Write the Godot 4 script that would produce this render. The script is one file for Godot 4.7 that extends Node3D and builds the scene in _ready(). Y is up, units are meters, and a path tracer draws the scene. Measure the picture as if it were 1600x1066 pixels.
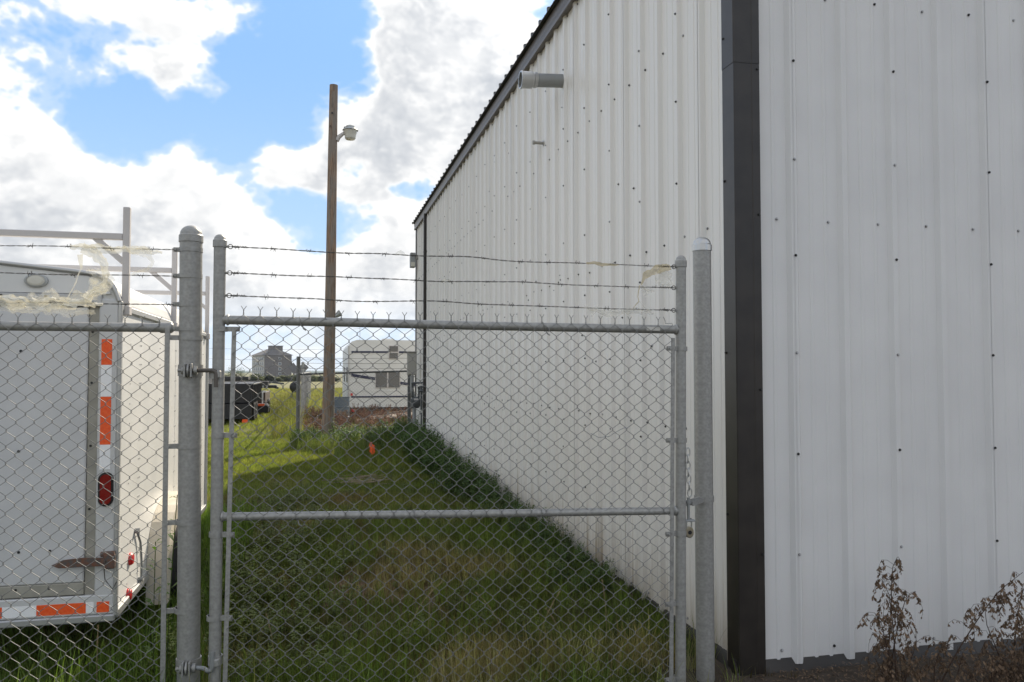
extends Node3D
# A metal clad shop with a chain link gate beside it. One unit is a metre; the camera stands at the origin, the side wall runs along -z.

class MB:
	var v := PackedVector3Array()
	var n := PackedVector3Array()
	var uv := PackedVector2Array()
	var c := PackedColorArray()
	var ix := PackedInt32Array()
	func vert(p: Vector3, nn: Vector3, col: Color, u := Vector2.ZERO) -> int:
		v.append(p); n.append(nn); c.append(col); uv.append(u)
		return v.size() - 1
	func tri(a: Vector3, b: Vector3, d: Vector3, col := Color.WHITE) -> void:
		var nn := (b - a).cross(d - a).normalized()
		var i := v.size()
		vert(a, nn, col); vert(b, nn, col); vert(d, nn, col)
		ix.append_array([i, i + 2, i + 1])
	func quad(a: Vector3, b: Vector3, d: Vector3, e: Vector3, col := Color.WHITE, uvs := []) -> void:
		var nn := (d - a).cross(e - b).normalized()
		var i := v.size()
		if uvs.is_empty():
			vert(a, nn, col); vert(b, nn, col); vert(d, nn, col); vert(e, nn, col)
		else:
			vert(a, nn, col, uvs[0]); vert(b, nn, col, uvs[1]); vert(d, nn, col, uvs[2]); vert(e, nn, col, uvs[3])
		ix.append_array([i, i + 2, i + 1, i, i + 3, i + 2])
	func oquad(a: Vector3, b: Vector3, d: Vector3, e: Vector3, mid: Vector3, col := Color.WHITE) -> void:
		if (d - a).cross(e - b).dot((a + b + d + e) / 4.0 - mid) < 0.0:
			quad(a, e, d, b, col)
		else:
			quad(a, b, d, e, col)
	func box(mid: Vector3, size: Vector3, col := Color.WHITE, bevel := 0.0, bs := Basis()) -> void:
		var h := size / 2.0
		var b := minf(bevel, 0.49 * minf(h.x, minf(h.y, h.z)) * 2.0 * 0.5)
		for ax in 3:
			var i := (ax + 1) % 3
			var j := (ax + 2) % 3
			for s in [-1.0, 1.0]:
				var q := []
				for k in [[-1, -1], [1, -1], [1, 1], [-1, 1]]:
					var p := Vector3.ZERO
					p[ax] = s * h[ax]; p[i] = k[0] * (h[i] - b); p[j] = k[1] * (h[j] - b)
					q.append(mid + bs * p)
				oquad(q[0], q[1], q[2], q[3], mid, col)
			if b > 0.0:
				for si in [-1.0, 1.0]:
					for sj in [-1.0, 1.0]:
						var q := []
						for k in [[0, -1], [0, 1], [1, 1], [1, -1]]:
							var p := Vector3.ZERO
							p[ax] = k[1] * (h[ax] - b)
							if k[0] == 0:
								p[i] = si * h[i]; p[j] = sj * (h[j] - b)
							else:
								p[i] = si * (h[i] - b); p[j] = sj * h[j]
							q.append(mid + bs * p)
						oquad(q[0], q[1], q[2], q[3], mid, col)
		if b > 0.0:
			for sx in [-1.0, 1.0]:
				for sy in [-1.0, 1.0]:
					for sz in [-1.0, 1.0]:
						var p1 := mid + bs * Vector3(sx * h.x, sy * (h.y - b), sz * (h.z - b))
						var p2 := mid + bs * Vector3(sx * (h.x - b), sy * h.y, sz * (h.z - b))
						var p3 := mid + bs * Vector3(sx * (h.x - b), sy * (h.y - b), sz * h.z)
						if sx * sy * sz > 0.0:
							tri(p1, p2, p3, col)
						else:
							tri(p1, p3, p2, col)
	func bar(a: Vector3, b: Vector3, w: float, t: float, up := Vector3.UP, col := Color.WHITE, bevel := 0.0) -> void:
		var zz := (b - a).normalized()
		var xx := up.cross(zz)
		if xx.length() < 0.01:
			xx = Vector3.RIGHT.cross(zz)
		xx = xx.normalized()
		box((a + b) / 2.0, Vector3(w, t, a.distance_to(b)), col, bevel, Basis(xx, zz.cross(xx), zz))
	func tube(pts: PackedVector3Array, r, sides := 8, col := Color.WHITE, caps := true, closed := false) -> void:
		var np := pts.size()
		if np < 2:
			return
		var t0 := (pts[1] - pts[0]).normalized()
		var nx := t0.cross(Vector3.UP if absf(t0.y) < 0.9 else Vector3.RIGHT).normalized()
		var start := v.size()
		var along := 0.0
		for i in np:
			var t: Vector3
			if closed:
				t = pts[(i + 1) % np] - pts[(i - 1 + np) % np]
			else:
				t = pts[mini(i + 1, np - 1)] - pts[maxi(i - 1, 0)]
			t = t.normalized()
			nx = (nx - t * nx.dot(t)).normalized()
			var ny := t.cross(nx)
			var rr: float = r if typeof(r) == TYPE_FLOAT else r[i]
			if i > 0:
				along += pts[i].distance_to(pts[i - 1])
			for k in sides + 1:
				var a := TAU * k / sides
				var d := nx * cos(a) + ny * sin(a)
				vert(pts[i] + d * rr, d, col, Vector2(float(k) / sides, along))
		var m := np if closed else np - 1
		for i in m:
			var r0 := start + i * (sides + 1)
			var r1 := start + ((i + 1) % np) * (sides + 1)
			for k in sides:
				ix.append_array([r0 + k, r1 + k, r0 + k + 1, r0 + k + 1, r1 + k, r1 + k + 1])
		if caps and not closed:
			for e in 2:
				var i := 0 if e == 0 else np - 1
				var t := (pts[1] - pts[0]).normalized() * -1.0 if e == 0 else (pts[np - 1] - pts[np - 2]).normalized()
				var cn := vert(pts[i], t, col)
				var ring := start + i * (sides + 1)
				var first := v.size()
				for k in sides + 1:
					vert(v[ring + k], t, col)
				for k in sides:
					if e == 0:
						ix.append_array([cn, first + k, first + k + 1])
					else:
						ix.append_array([cn, first + k + 1, first + k])
	func lathe(at: Vector3, bs: Basis, prof: PackedVector2Array, sides := 20, col := Color.WHITE) -> void:   # profile of (radius, height) upwards along bs.y
		for i in prof.size() - 1:
			var a := prof[i]
			var b := prof[i + 1]
			var sl := Vector2(b.y - a.y, a.x - b.x).normalized()
			var s := v.size()
			for k in sides + 1:
				var g := TAU * k / sides
				var d := Vector3(cos(g), 0, -sin(g))
				var nn := bs * (d * sl.x + Vector3.UP * sl.y)
				vert(at + bs * (d * a.x + Vector3.UP * a.y), nn, col, Vector2(float(k) / sides, a.y))
				vert(at + bs * (d * b.x + Vector3.UP * b.y), nn, col, Vector2(float(k) / sides, b.y))
			for k in sides:
				var q := s + 2 * k
				if bs.determinant() < 0.0:
					ix.append_array([q, q + 2, q + 3, q, q + 3, q + 1])
				else:
					ix.append_array([q, q + 3, q + 2, q, q + 1, q + 3])
	func cyl(a: Vector3, b: Vector3, r: float, sides := 16, col := Color.WHITE) -> void:
		tube(PackedVector3Array([a, b]), r, sides, col, true)
	func prism(poly: PackedVector2Array, tf: Transform3D, depth: float, col := Color.WHITE) -> void:   # outline in tf's x and y, thick from 0 to depth along its z
		if Geometry2D.is_polygon_clockwise(poly):
			poly = poly.duplicate(); poly.reverse()
		var m := poly.size()
		for i in m:
			var a := poly[i]
			var b := poly[(i + 1) % m]
			quad(tf * Vector3(a.x, a.y, 0), tf * Vector3(b.x, b.y, 0), tf * Vector3(b.x, b.y, depth), tf * Vector3(a.x, a.y, depth), col)
		var t := Geometry2D.triangulate_polygon(poly)
		for i in t.size() / 3:
			var p := [poly[t[3 * i]], poly[t[3 * i + 1]], poly[t[3 * i + 2]]]
			if (p[1] - p[0]).cross(p[2] - p[0]) < 0.0:
				p.reverse()
			tri(tf * Vector3(p[0].x, p[0].y, depth), tf * Vector3(p[1].x, p[1].y, depth), tf * Vector3(p[2].x, p[2].y, depth), col)
			tri(tf * Vector3(p[0].x, p[0].y, 0), tf * Vector3(p[2].x, p[2].y, 0), tf * Vector3(p[1].x, p[1].y, 0), col)
	func mesh(shift := Vector3.ZERO) -> ArrayMesh:
		var arr := []
		arr.resize(Mesh.ARRAY_MAX)
		if shift != Vector3.ZERO:
			for i in v.size():
				v[i] -= shift
		arr[Mesh.ARRAY_VERTEX] = v; arr[Mesh.ARRAY_NORMAL] = n; arr[Mesh.ARRAY_COLOR] = c; arr[Mesh.ARRAY_TEX_UV] = uv; arr[Mesh.ARRAY_INDEX] = ix
		var m := ArrayMesh.new()
		m.add_surface_from_arrays(Mesh.PRIMITIVE_TRIANGLES, arr)
		return m

var M := {}
var origin := {}
var used := {}
var rng := RandomNumberGenerator.new()

func numbered(called: String) -> String:
	var k: int = used.get(called, 0)
	used[called] = k + 1
	return called if k == 0 else "%s_%03d" % [called, k]

func tag(o: Node, label: String, category: String, group := "", kind := "") -> void:
	if label: o.set_meta("label", label)
	if category: o.set_meta("category", category)
	if group: o.set_meta("group", group)
	if kind: o.set_meta("kind", kind)

func thing(called: String, label: String, category: String, at: Vector3, group := "") -> Node3D:
	var o := Node3D.new()
	o.name = numbered(called)
	add_child(o)
	o.position = at
	origin[o] = at
	tag(o, label, category, group)
	return o

func obj(called: String, mb: MB, m: Material, parent: Node3D = null, kind := "") -> MeshInstance3D:
	var o := MeshInstance3D.new()
	var sh: Vector3 = origin.get(parent, Vector3.ZERO) if parent else Vector3.ZERO
	o.mesh = mb.mesh(sh)
	o.material_override = m
	if parent:
		o.name = called
		parent.add_child(o, true)
	else:
		o.name = numbered(called)
		add_child(o)
	origin[o] = sh
	if kind: o.set_meta("kind", kind)
	return o

func lin(r: float, g: float, b: float) -> Color:
	return Color(r, g, b).linear_to_srgb()

func mat(called: String, col: Color, rough := 0.6, metal := 0.0) -> StandardMaterial3D:   # col is a linear base colour
	var m := StandardMaterial3D.new()
	m.resource_name = called
	m.albedo_color = Color(col.r, col.g, col.b).linear_to_srgb()
	m.roughness = rough
	m.metallic = metal
	M[called] = m
	return m

func vmat(called: String, rough := 0.6, metal := 0.0, back := Color.BLACK) -> StandardMaterial3D:
	var m := mat(called, Color.WHITE, rough, metal)
	m.vertex_color_use_as_albedo = true
	m.cull_mode = BaseMaterial3D.CULL_DISABLED
	if back != Color.BLACK:
		m.backlight_enabled = true
		m.backlight = back.linear_to_srgb()
	return m

func noise(sd: int, freq: float, oct := 4, type := FastNoiseLite.TYPE_SIMPLEX_SMOOTH) -> FastNoiseLite:
	var f := FastNoiseLite.new()
	f.seed = sd; f.frequency = freq; f.noise_type = type
	f.fractal_type = FastNoiseLite.FRACTAL_FBM if oct > 1 else FastNoiseLite.FRACTAL_NONE
	f.fractal_octaves = oct
	return f

func ntex(f: FastNoiseLite, a: Color, b: Color, size := 512, contrast := 1.0, f2: FastNoiseLite = null, mixing := 0.0) -> ImageTexture:   # a and b are linear colours
	var im := f.get_seamless_image(size, size)
	var by := im.get_data()
	var by2 := PackedByteArray()
	if f2:
		by2 = f2.get_seamless_image(size, size).get_data()
	var out := PackedByteArray()
	out.resize(size * size * 3)
	var sa := a.linear_to_srgb()
	var sb := b.linear_to_srgb()
	var lut := PackedByteArray()
	lut.resize(768)
	for i in 256:
		var t := clampf((i / 255.0 - 0.5) * contrast + 0.5, 0, 1)
		var q := sa.lerp(sb, t)
		lut[3 * i] = int(q.r * 255); lut[3 * i + 1] = int(q.g * 255); lut[3 * i + 2] = int(q.b * 255)
	for i in size * size:
		var k: int = by[i]
		if f2:
			k = int(lerpf(k, by2[i], mixing))
		out[3 * i] = lut[3 * k]; out[3 * i + 1] = lut[3 * k + 1]; out[3 * i + 2] = lut[3 * k + 2]
	return ImageTexture.create_from_image(Image.create_from_data(size, size, false, Image.FORMAT_RGB8, out))

func tri_tex(m: StandardMaterial3D, t: Texture2D, scale: float, world := false) -> void:
	m.albedo_texture = t
	m.uv1_triplanar = true
	m.uv1_world_triplanar = world
	m.uv1_scale = Vector3.ONE * scale

# ---- the sky: blue air with backlit cumulus, the same everywhere round the horizon in kind
var n_big := noise(5, 0.030, 3)
var n_puff := noise(11, 0.16, 6)
var n_warp := noise(23, 0.09, 3)
var n_streak := noise(31, 0.05, 4)
# clouds that stand where the photograph shows them: azimuth from the wall's axis, elevation, half width, half height (degrees), strength
const BLOBS := [
	[-9.5, 22.6, 4.6, 1.5, 0.95], [-9.6, 18.6, 2.9, 1.45, 0.9], [-13.6, 21.5, 2.6, 1.3, 0.55], [-6.7, 17.4, 1.2, 0.9, 0.5],
	[8.5, 19.3, 6.6, 4.4, 1.35], [14.5, 17.0, 6.0, 5.0, 1.2], [6.0, 22.5, 3.2, 2.6, 1.1], [9.0, 24.5, 4.5, 3.0, 1.1],
	[0.2, 13.6, 4.6, 1.9, 1.0], [4.2, 15.4, 3.6, 1.8, 1.0], [-2.4, 14.4, 2.6, 1.2, 0.75], [1.0, 12.8, 3.6, 1.2, 0.5],
	[-18.2, 12.0, 4.0, 3.2, 1.1], [-14.4, 9.6, 3.2, 2.6, 0.95], [-18.8, 15.8, 2.2, 1.4, 0.7],
	[-7.6, 10.2, 3.2, 2.4, 1.15], [-9.0, 12.8, 1.6, 1.7, 0.85], [-4.8, 8.8, 3.6, 2.4, 1.0], [-11.5, 8.0, 5.0, 3.2, 1.1],
	[1.8, 7.4, 3.0, 2.0, 0.9], [6.0, 10.2, 2.4, 2.2, 0.95], [8.6, 11.6, 2.2, 1.8, 0.9],
	[-14, 4.5, 9.0, 3.0, 1.0], [0, 4.6, 8.0, 2.2, 0.95], [9, 5.6, 5.0, 3.0, 0.95],
	[-3.4, 18.5, 2.6, 4.8, -1.2], [-12.0, 15.2, 3.4, 1.9, -0.9], [0.4, 21.5, 3.0, 3.0, -1.1], [-1.0, 10.9, 2.0, 1.5, -0.8], [5.6, 13.0, 2.0, 0.8, -0.75],
	[4.2, 6.4, 2.2, 1.6, -0.35], [-5.4, 14.0, 1.8, 1.6, -0.6],
]

func cover(az: float, el: float, p: Vector3) -> float:
	var wx := n_warp.get_noise_3dv(p * 1.3) * 1.9
	var wy := n_warp.get_noise_3d(p.x * 1.3 + 70.0, p.y * 1.3, p.z * 1.3) * 1.5
	var inside := (1.0 - smoothstep(24.0, 34.0, absf(az + 2.0))) * (1.0 - smoothstep(26.0, 34.0, el))
	var b := 0.0
	if inside > 0.0:
		var s := 0.0
		for q in BLOBS:
			var dx: float = (az + wx - q[0]) / q[2]
			var dy: float = (el + wy - q[1]) / q[3]
			var k := dx * dx + dy * dy
			if k < 6.0:
				s += q[4] * exp(-k * 0.9)
		b = clampf(s * 1.0, -0.9, 1.0) - 0.50
	var g := n_big.get_noise_3dv(p) * 1.5 + 0.22
	b = lerpf(g, b, inside)
	# cauliflower billows: sharp creases between rounded lobes
	var q1 := p + Vector3(wx, wy, wx) * 0.5
	var bl := 0.55 - 1.6 * absf(n_puff.get_noise_3dv(q1 * 0.8))
	bl += 0.6 * (0.5 - 1.7 * absf(n_puff.get_noise_3dv(q1 * 2.1 + Vector3(40, 0, 0))))
	bl += 0.4 * (0.4 - 1.7 * absf(n_puff.get_noise_3dv(q1 * 4.6 + Vector3(80, 0, 0))))
	return b + 0.54 * bl + 0.72 * n_puff.get_noise_3dv(q1)

func sky_colour(az: float, el: float) -> Color:
	var ra := deg_to_rad(az)
	var re := deg_to_rad(el)
	var p := Vector3(sin(ra) * cos(re), sin(re) * 1.5, -cos(ra) * cos(re)) * 57.3 + Vector3(317.0, 141.0, 523.0)
	var t := clampf(el / 90.0, 0, 1)
	var air := Color(0.44, 0.62, 0.86).lerp(Color(0.26, 0.46, 0.80), smoothstep(0.04, 0.24, t)).lerp(Color(0.14, 0.28, 0.60), smoothstep(0.2, 0.9, t))
	var d := cover(az, el, p)
	var up := cover(az + 0.5, el + 1.1, p + Vector3(0.5 * cos(ra), 1.65, 0.5 * sin(ra)))
	var up2 := cover(az + 1.3, el + 3.2, p + Vector3(1.3 * cos(ra), 4.8, 1.3 * sin(ra)))
	var a := smoothstep(-0.12, 0.28, d)
	a = maxf(a, 0.25 * smoothstep(-0.40, 0.0, d))
	# light comes through the thin rims and from above; depth and the cloud overhead take it away
	var thick := smoothstep(0.12, 0.80, d)
	var above := clampf(0.55 * (up - d) + 0.9 * up2, -0.5, 1.2)
	var shade := clampf(0.10 + 0.26 * thick + 0.36 * thick * smoothstep(-0.1, 0.8, above) + 0.36 * clampf(up - d, -0.4, 0.6) * smoothstep(-0.05, 0.4, d) + 0.14 * n_puff.get_noise_3dv(p * 0.7) * thick, 0.0, 1.0)
	var low := smoothstep(15.0, 4.0, el)
	shade *= lerpf(1.0, 0.9, low)
	var cl := Color(0.93, 0.92, 0.90).lerp(Color(0.40, 0.43, 0.475), shade)
	var o := air.lerp(cl, a)
	var hz := smoothstep(6.5, 0.5, el)
	var st := n_streak.get_noise_3d(p.x * 0.5, p.y * 4.0, p.z * 0.5)
	var haze := Color(0.64, 0.73, 0.84).lerp(Color(0.88, 0.88, 0.87), smoothstep(-0.22, 0.2, st))
	o = o.lerp(haze, hz * 0.8)
	var sun := Vector3(sin(deg_to_rad(28.9)) * cos(deg_to_rad(36.3)), sin(deg_to_rad(36.3)), -cos(deg_to_rad(28.9)) * cos(deg_to_rad(36.3)))
	var dir := Vector3(sin(ra) * cos(re), sin(re), -cos(ra) * cos(re))
	var ang := rad_to_deg(acos(clampf(dir.dot(sun), -1, 1)))
	return o * (1.0 + 0.5 * exp(-ang * ang / 260.0))

func sky_image() -> Image:
	var w := 4096
	var h := 2048
	var lw := 1024
	var lh := 256
	var low := PackedFloat32Array()
	low.resize(lw * lh * 3)
	for j in lh:
		var el := 90.0 - (j + 0.5) * 90.0 / lh
		for i in lw:
			var q := sky_colour((i + 0.5) * 360.0 / lw - 180.0, el)
			var k := (j * lw + i) * 3
			low[k] = q.r; low[k + 1] = q.g; low[k + 2] = q.b
	var im := Image.create_from_data(lw, lh, false, Image.FORMAT_RGBF, low.to_byte_array())
	im.resize(w, h / 2, Image.INTERPOLATE_CUBIC)
	var x0 := int((180.0 - 24.0) / 360.0 * w)   # the sky is turned by half a turn, so that its seam lies behind the camera
	var x1 := int((180.0 + 22.0) / 360.0 * w)
	var y0 := int((90.0 - 30.0) / 180.0 * h)
	for j in range(y0, h / 2):
		var el := 90.0 - (j + 0.5) * 180.0 / h
		for i in range(x0, x1):
			im.set_pixel(i, j, sky_colour((i + 0.5) * 360.0 / w - 180.0, el))
	var full := Image.create_empty(w, h, false, Image.FORMAT_RGBF)
	full.fill(Color(0.10, 0.12, 0.07))
	full.blit_rect(im, Rect2i(0, 0, w, h / 2), Vector2i.ZERO)
	return full

func gy(x: float, z: float) -> float:
	var d := Vector2(x, z).length()
	var y := 0.035 * sin(x * 0.9 + 1.3 * sin(z * 0.45)) + 0.03 * sin(z * 0.7 + x * 0.4)
	y *= smoothstep(1.5, 4.0, absf(z + 2.0))
	y -= 0.012 * smoothstep(1.2, 2.2, x) * smoothstep(-8.0, -4.5, z)
	return y - 2.2 * smoothstep(90.0, 330.0, d)
func materials() -> void:
	var m: StandardMaterial3D
	# painted sheet steel with washed-down dirt: uv is metres over five
	var sz := 1024
	var f1 := noise(3, 0.9, 3)
	var f2 := noise(4, 0.07, 4)
	var by := PackedByteArray()
	by.resize(sz * sz * 3)
	for j in sz:
		var h := (1.0 - (j + 0.5) / sz) * 5.0
		for i in sz:
			var x := (i + 0.5) / sz * 5.0
			var wrapx := cos(x * TAU / 5.0) * 5.0
			var wrapy := sin(x * TAU / 5.0) * 5.0
			var streak := f1.get_noise_3d(wrapx * 3.0, wrapy * 3.0, h * 0.35)
			var cloudy := f2.get_noise_3d(wrapx * 9.0, wrapy * 9.0, h * 9.0)
			var col := Color(0.75, 0.725, 0.68) * (1.0 + 0.02 * cloudy + 0.015 * streak)
			var splash := smoothstep(0.5, 0.0, h + 0.3 * streak + 0.1 * cloudy) * (0.45 + 0.5 * cloudy)
			splash += smoothstep(0.22, 0.5, streak) * smoothstep(0.75, 0.05, h) * 0.8
			col = col.lerp(Color(0.30, 0.235, 0.15), clampf(splash, 0, 0.85))
			col = col.linear_to_srgb()
			var k := (j * sz + i) * 3
			by[k] = int(clampf(col.r, 0, 1) * 255); by[k + 1] = int(clampf(col.g, 0, 1) * 255); by[k + 2] = int(clampf(col.b, 0, 1) * 255)
	m = mat("siding", Color.WHITE, 0.38)
	m.albedo_texture = ImageTexture.create_from_image(Image.create_from_data(sz, sz, false, Image.FORMAT_RGB8, by))
	m = mat("front_siding", Color.WHITE, 0.38)
	tri_tex(m, ntex(noise(10, 0.012, 5), Color(0.69, 0.68, 0.665), Color(0.745, 0.735, 0.715), 256, 1.3), 0.45)
	m = mat("charcoal", Color.WHITE, 0.42)
	tri_tex(m, ntex(noise(8, 0.02, 5), Color(0.019, 0.0150, 0.0120), Color(0.031, 0.0250, 0.0200), 256, 1.5), 0.9)
	m = mat("roof_sheet", Color(0.028, 0.025, 0.022), 0.45)
	m = mat("fascia", Color(0.12, 0.105, 0.098), 0.4)
	m = mat("concrete", Color.WHITE, 0.9)
	tri_tex(m, ntex(noise(9, 0.03, 5), Color(0.10, 0.095, 0.085), Color(0.22, 0.21, 0.19), 256), 1.5)
	m = mat("galvanised", Color.WHITE, 0.5, 0.35)
	tri_tex(m, ntex(noise(12, 0.045, 1, FastNoiseLite.TYPE_CELLULAR), Color(0.25, 0.247, 0.235), Color(0.44, 0.434, 0.41), 512, 1.1, noise(13, 0.015, 5), 0.55), 3.2)
	m = mat("wire", Color.WHITE, 0.55, 0.3)
	tri_tex(m, ntex(noise(14, 0.02, 4), Color(0.17, 0.168, 0.16), Color(0.30, 0.298, 0.285), 256), 2.0)
	mat("steel_bright", Color(0.50, 0.50, 0.49), 0.3, 0.8)
	mat("aluminium", Color(0.48, 0.48, 0.47), 0.4, 0.5)
	mat("barb", Color(0.085, 0.078, 0.07), 0.7, 0.4)
	mat("brass", Color(0.40, 0.355, 0.26), 0.35, 0.8)
	mat("dark_rubber", Color(0.02, 0.02, 0.02), 0.75)
	mat("pin_dark", Color(0.13, 0.115, 0.10), 0.6, 0.4)
	mat("zinc_pipe", Color(0.30, 0.31, 0.31), 0.5, 0.4)
	mat("grey_paint", Color(0.36, 0.345, 0.31), 0.6)
	mat("post_grey", Color(0.15, 0.15, 0.14), 0.6, 0.2)
	mat("meter_grey", Color(0.075, 0.08, 0.08), 0.55)
	m = mat("trailer_white", Color.WHITE, 0.35)
	tri_tex(m, ntex(noise(15, 0.008, 5), Color(0.66, 0.66, 0.64), Color(0.74, 0.735, 0.71), 512, 1.4), 0.5)
	m = mat("trailer_door", Color.WHITE, 0.4)
	tri_tex(m, ntex(noise(16, 0.008, 5), Color(0.60, 0.60, 0.60), Color(0.67, 0.67, 0.67), 512, 1.4), 0.5)
	m = mat("trailer_beige", Color.WHITE, 0.6)
	tri_tex(m, ntex(noise(17, 0.02, 5), Color(0.30, 0.285, 0.24), Color(0.44, 0.42, 0.36), 256), 1.5)
	mat("rack_white", Color(0.56, 0.53, 0.51), 0.5)
	m = mat("tape_red", Color.WHITE, 0.45)
	tri_tex(m, ntex(noise(18, 0.05, 4), Color(0.92, 0.085, 0.012), Color(1.0, 0.17, 0.035), 256), 4.0)
	mat("tape_white", Color(0.95, 0.95, 0.95), 0.4)
	m = mat("jamb_white", Color.WHITE, 0.4)
	tri_tex(m, ntex(noise(65, 0.01, 5), Color(0.58, 0.58, 0.57), Color(0.66, 0.66, 0.65), 256, 1.4), 0.8)
	m = mat("fender_cream", Color.WHITE, 0.5)
	tri_tex(m, ntex(noise(66, 0.01, 5), Color(0.50, 0.45, 0.36), Color(0.63, 0.58, 0.48), 256, 1.4), 0.8)
	mat("lens_red", Color(0.22, 0.004, 0.006), 0.12)
	mat("marker_red", Color(0.55, 0.02, 0.02), 0.45)
	m = mat("rust", Color.WHITE, 0.85)
	tri_tex(m, ntex(noise(19, 0.03, 5), Color(0.10, 0.095, 0.092), Color(0.20, 0.085, 0.05), 256, 1.6), 4.0)
	mat("lamp_glass", Color(0.62, 0.60, 0.52), 0.25)
	mat("lamp_metal", Color(0.40, 0.41, 0.40), 0.45, 0.4)
	mat("black_paint", Color(0.012, 0.012, 0.014), 0.5)
	mat("brown_paint", Color(0.07, 0.045, 0.03), 0.7)
	m = mat("rv_white", Color.WHITE, 0.45)
	tri_tex(m, ntex(noise(20, 0.01, 5), Color(0.64, 0.64, 0.61), Color(0.72, 0.715, 0.69), 256, 1.4), 0.4)
	mat("navy", Color(0.018, 0.022, 0.06), 0.5)
	mat("rv_glass", Color(0.10, 0.10, 0.10), 0.12)
	mat("rv_skirt", Color(0.035, 0.033, 0.033), 0.8)
	mat("orange", Color(0.85, 0.13, 0.03), 0.7)
	mat("blue_grey", Color(0.10, 0.13, 0.16), 0.55)
	mat("stake_white", Color(0.62, 0.60, 0.55), 0.7)
	m = mat("hotel_brick", Color.WHITE, 0.9)
	tri_tex(m, ntex(noise(21, 0.05, 4), Color(0.085, 0.07, 0.062), Color(0.13, 0.105, 0.092), 128), 0.1)
	mat("hotel_stucco", Color(0.34, 0.32, 0.28), 0.9)
	mat("shingle", Color(0.085, 0.075, 0.072), 0.9)
	mat("far_glass", Color(0.09, 0.11, 0.13), 0.15)
	mat("hotel_white", Color(0.65, 0.64, 0.62), 0.7)
	# weathered pole: long grain along the tube, u round it and v along it
	var pf := noise(41, 0.02, 4)
	var pb := PackedByteArray()
	pb.resize(256 * 1024 * 3)
	for j in 1024:
		for i in 256:
			var a := TAU * i / 256.0
			var g := pf.get_noise_3d(cos(a) * 260.0, sin(a) * 260.0, j * 0.8)
			var g2 := pf.get_noise_3d(cos(a) * 40.0, sin(a) * 40.0, j * 0.5 + 900.0)
			var col := Color(0.19, 0.125, 0.085).lerp(Color(0.33, 0.225, 0.15), clampf(0.5 + g * 1.6, 0, 1)).lerp(Color(0.23, 0.20, 0.17), clampf(0.5 + g2 * 1.6, 0, 0.85))
			if g < -0.34:
				col *= 0.55
			col = col.linear_to_srgb()
			var k := (j * 256 + i) * 3
			pb[k] = int(col.r * 255); pb[k + 1] = int(col.g * 255); pb[k + 2] = int(col.b * 255)
	m = mat("pole_wood", Color.WHITE, 0.9)
	m.albedo_texture = ImageTexture.create_from_image(Image.create_from_data(256, 1024, false, Image.FORMAT_RGB8, pb))
	m.uv1_scale = Vector3(1, 0.125, 1)
	m = mat("board", Color.WHITE, 0.85)
	tri_tex(m, ntex(noise(42, 0.02, 4), Color(0.42, 0.34, 0.27), Color(0.62, 0.55, 0.47), 256), 1.5)
	# soil and thatch under the grass
	m = mat("soil", Color.WHITE, 0.95)
	m.vertex_color_use_as_albedo = true
	tri_tex(m, ntex(noise(43, 0.03, 5), Color(0.55, 0.55, 0.5), Color(1, 1, 1), 512, 1.6, noise(44, 0.12, 4), 0.5), 0.55, true)
	vmat("grass", 0.7, 0.0, Color(0.9, 1.0, 0.5))
	vmat("leaf", 0.6, 0.0, Color(0.7, 0.9, 0.25))
	vmat("dry", 0.9, 0.0, Color(0.12, 0.08, 0.04))
	vmat("screw", 0.5, 0.2)
	m = mat("film", Color(0.82, 0.79, 0.69), 0.45)
	m.transparency = BaseMaterial3D.TRANSPARENCY_ALPHA
	m.albedo_color.a = 0.66
	m.cull_mode = BaseMaterial3D.CULL_DISABLED
	m.backlight_enabled = true
	m.backlight = lin(0.4, 0.38, 0.3)
	m = M.film.duplicate()
	m.albedo_color = Color(lin(0.55, 0.44, 0.24), 0.75)
	M.film_tan = m
	m = M.film.duplicate()
	m.albedo_color.a = 0.34
	M.film_thin = m

# ---- corrugated sheet: along +u from u0 to u1, ribs every pitch at phase; base plane 0, outward d
func sheet_profile(u0: float, u1: float, phase: float, pitch: float, rib: float) -> PackedVector2Array:
	var pts := PackedVector2Array()
	var marks := [[-0.034, 0.0], [-0.015, 1.0], [0.015, 1.0], [0.034, 0.0], [0.098, 0.0], [0.104, 0.13], [0.118, 0.13], [0.124, 0.0], [0.184, 0.0], [0.190, 0.13], [0.204, 0.13], [0.210, 0.0]]
	var k0 := int(floor((u0 - phase) / pitch)) - 1
	var k1 := int(ceil((u1 - phase) / pitch)) + 1
	var all := PackedVector2Array()
	for k in range(k0, k1 + 1):
		for q in marks:
			all.append(Vector2(phase + k * pitch + q[0] * pitch / 0.305, q[1] * rib))
	for i in all.size() - 1:
		var a := all[i]
		var b := all[i + 1]
		if b.x <= u0 or a.x >= u1:
			continue
		if a.x < u0:
			a = a.lerp(b, (u0 - a.x) / (b.x - a.x))
		if pts.is_empty():
			pts.append(a)
		if b.x > u1:
			b = a.lerp(b, (u1 - a.x) / (b.x - a.x))
		pts.append(b)
	return pts

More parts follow.
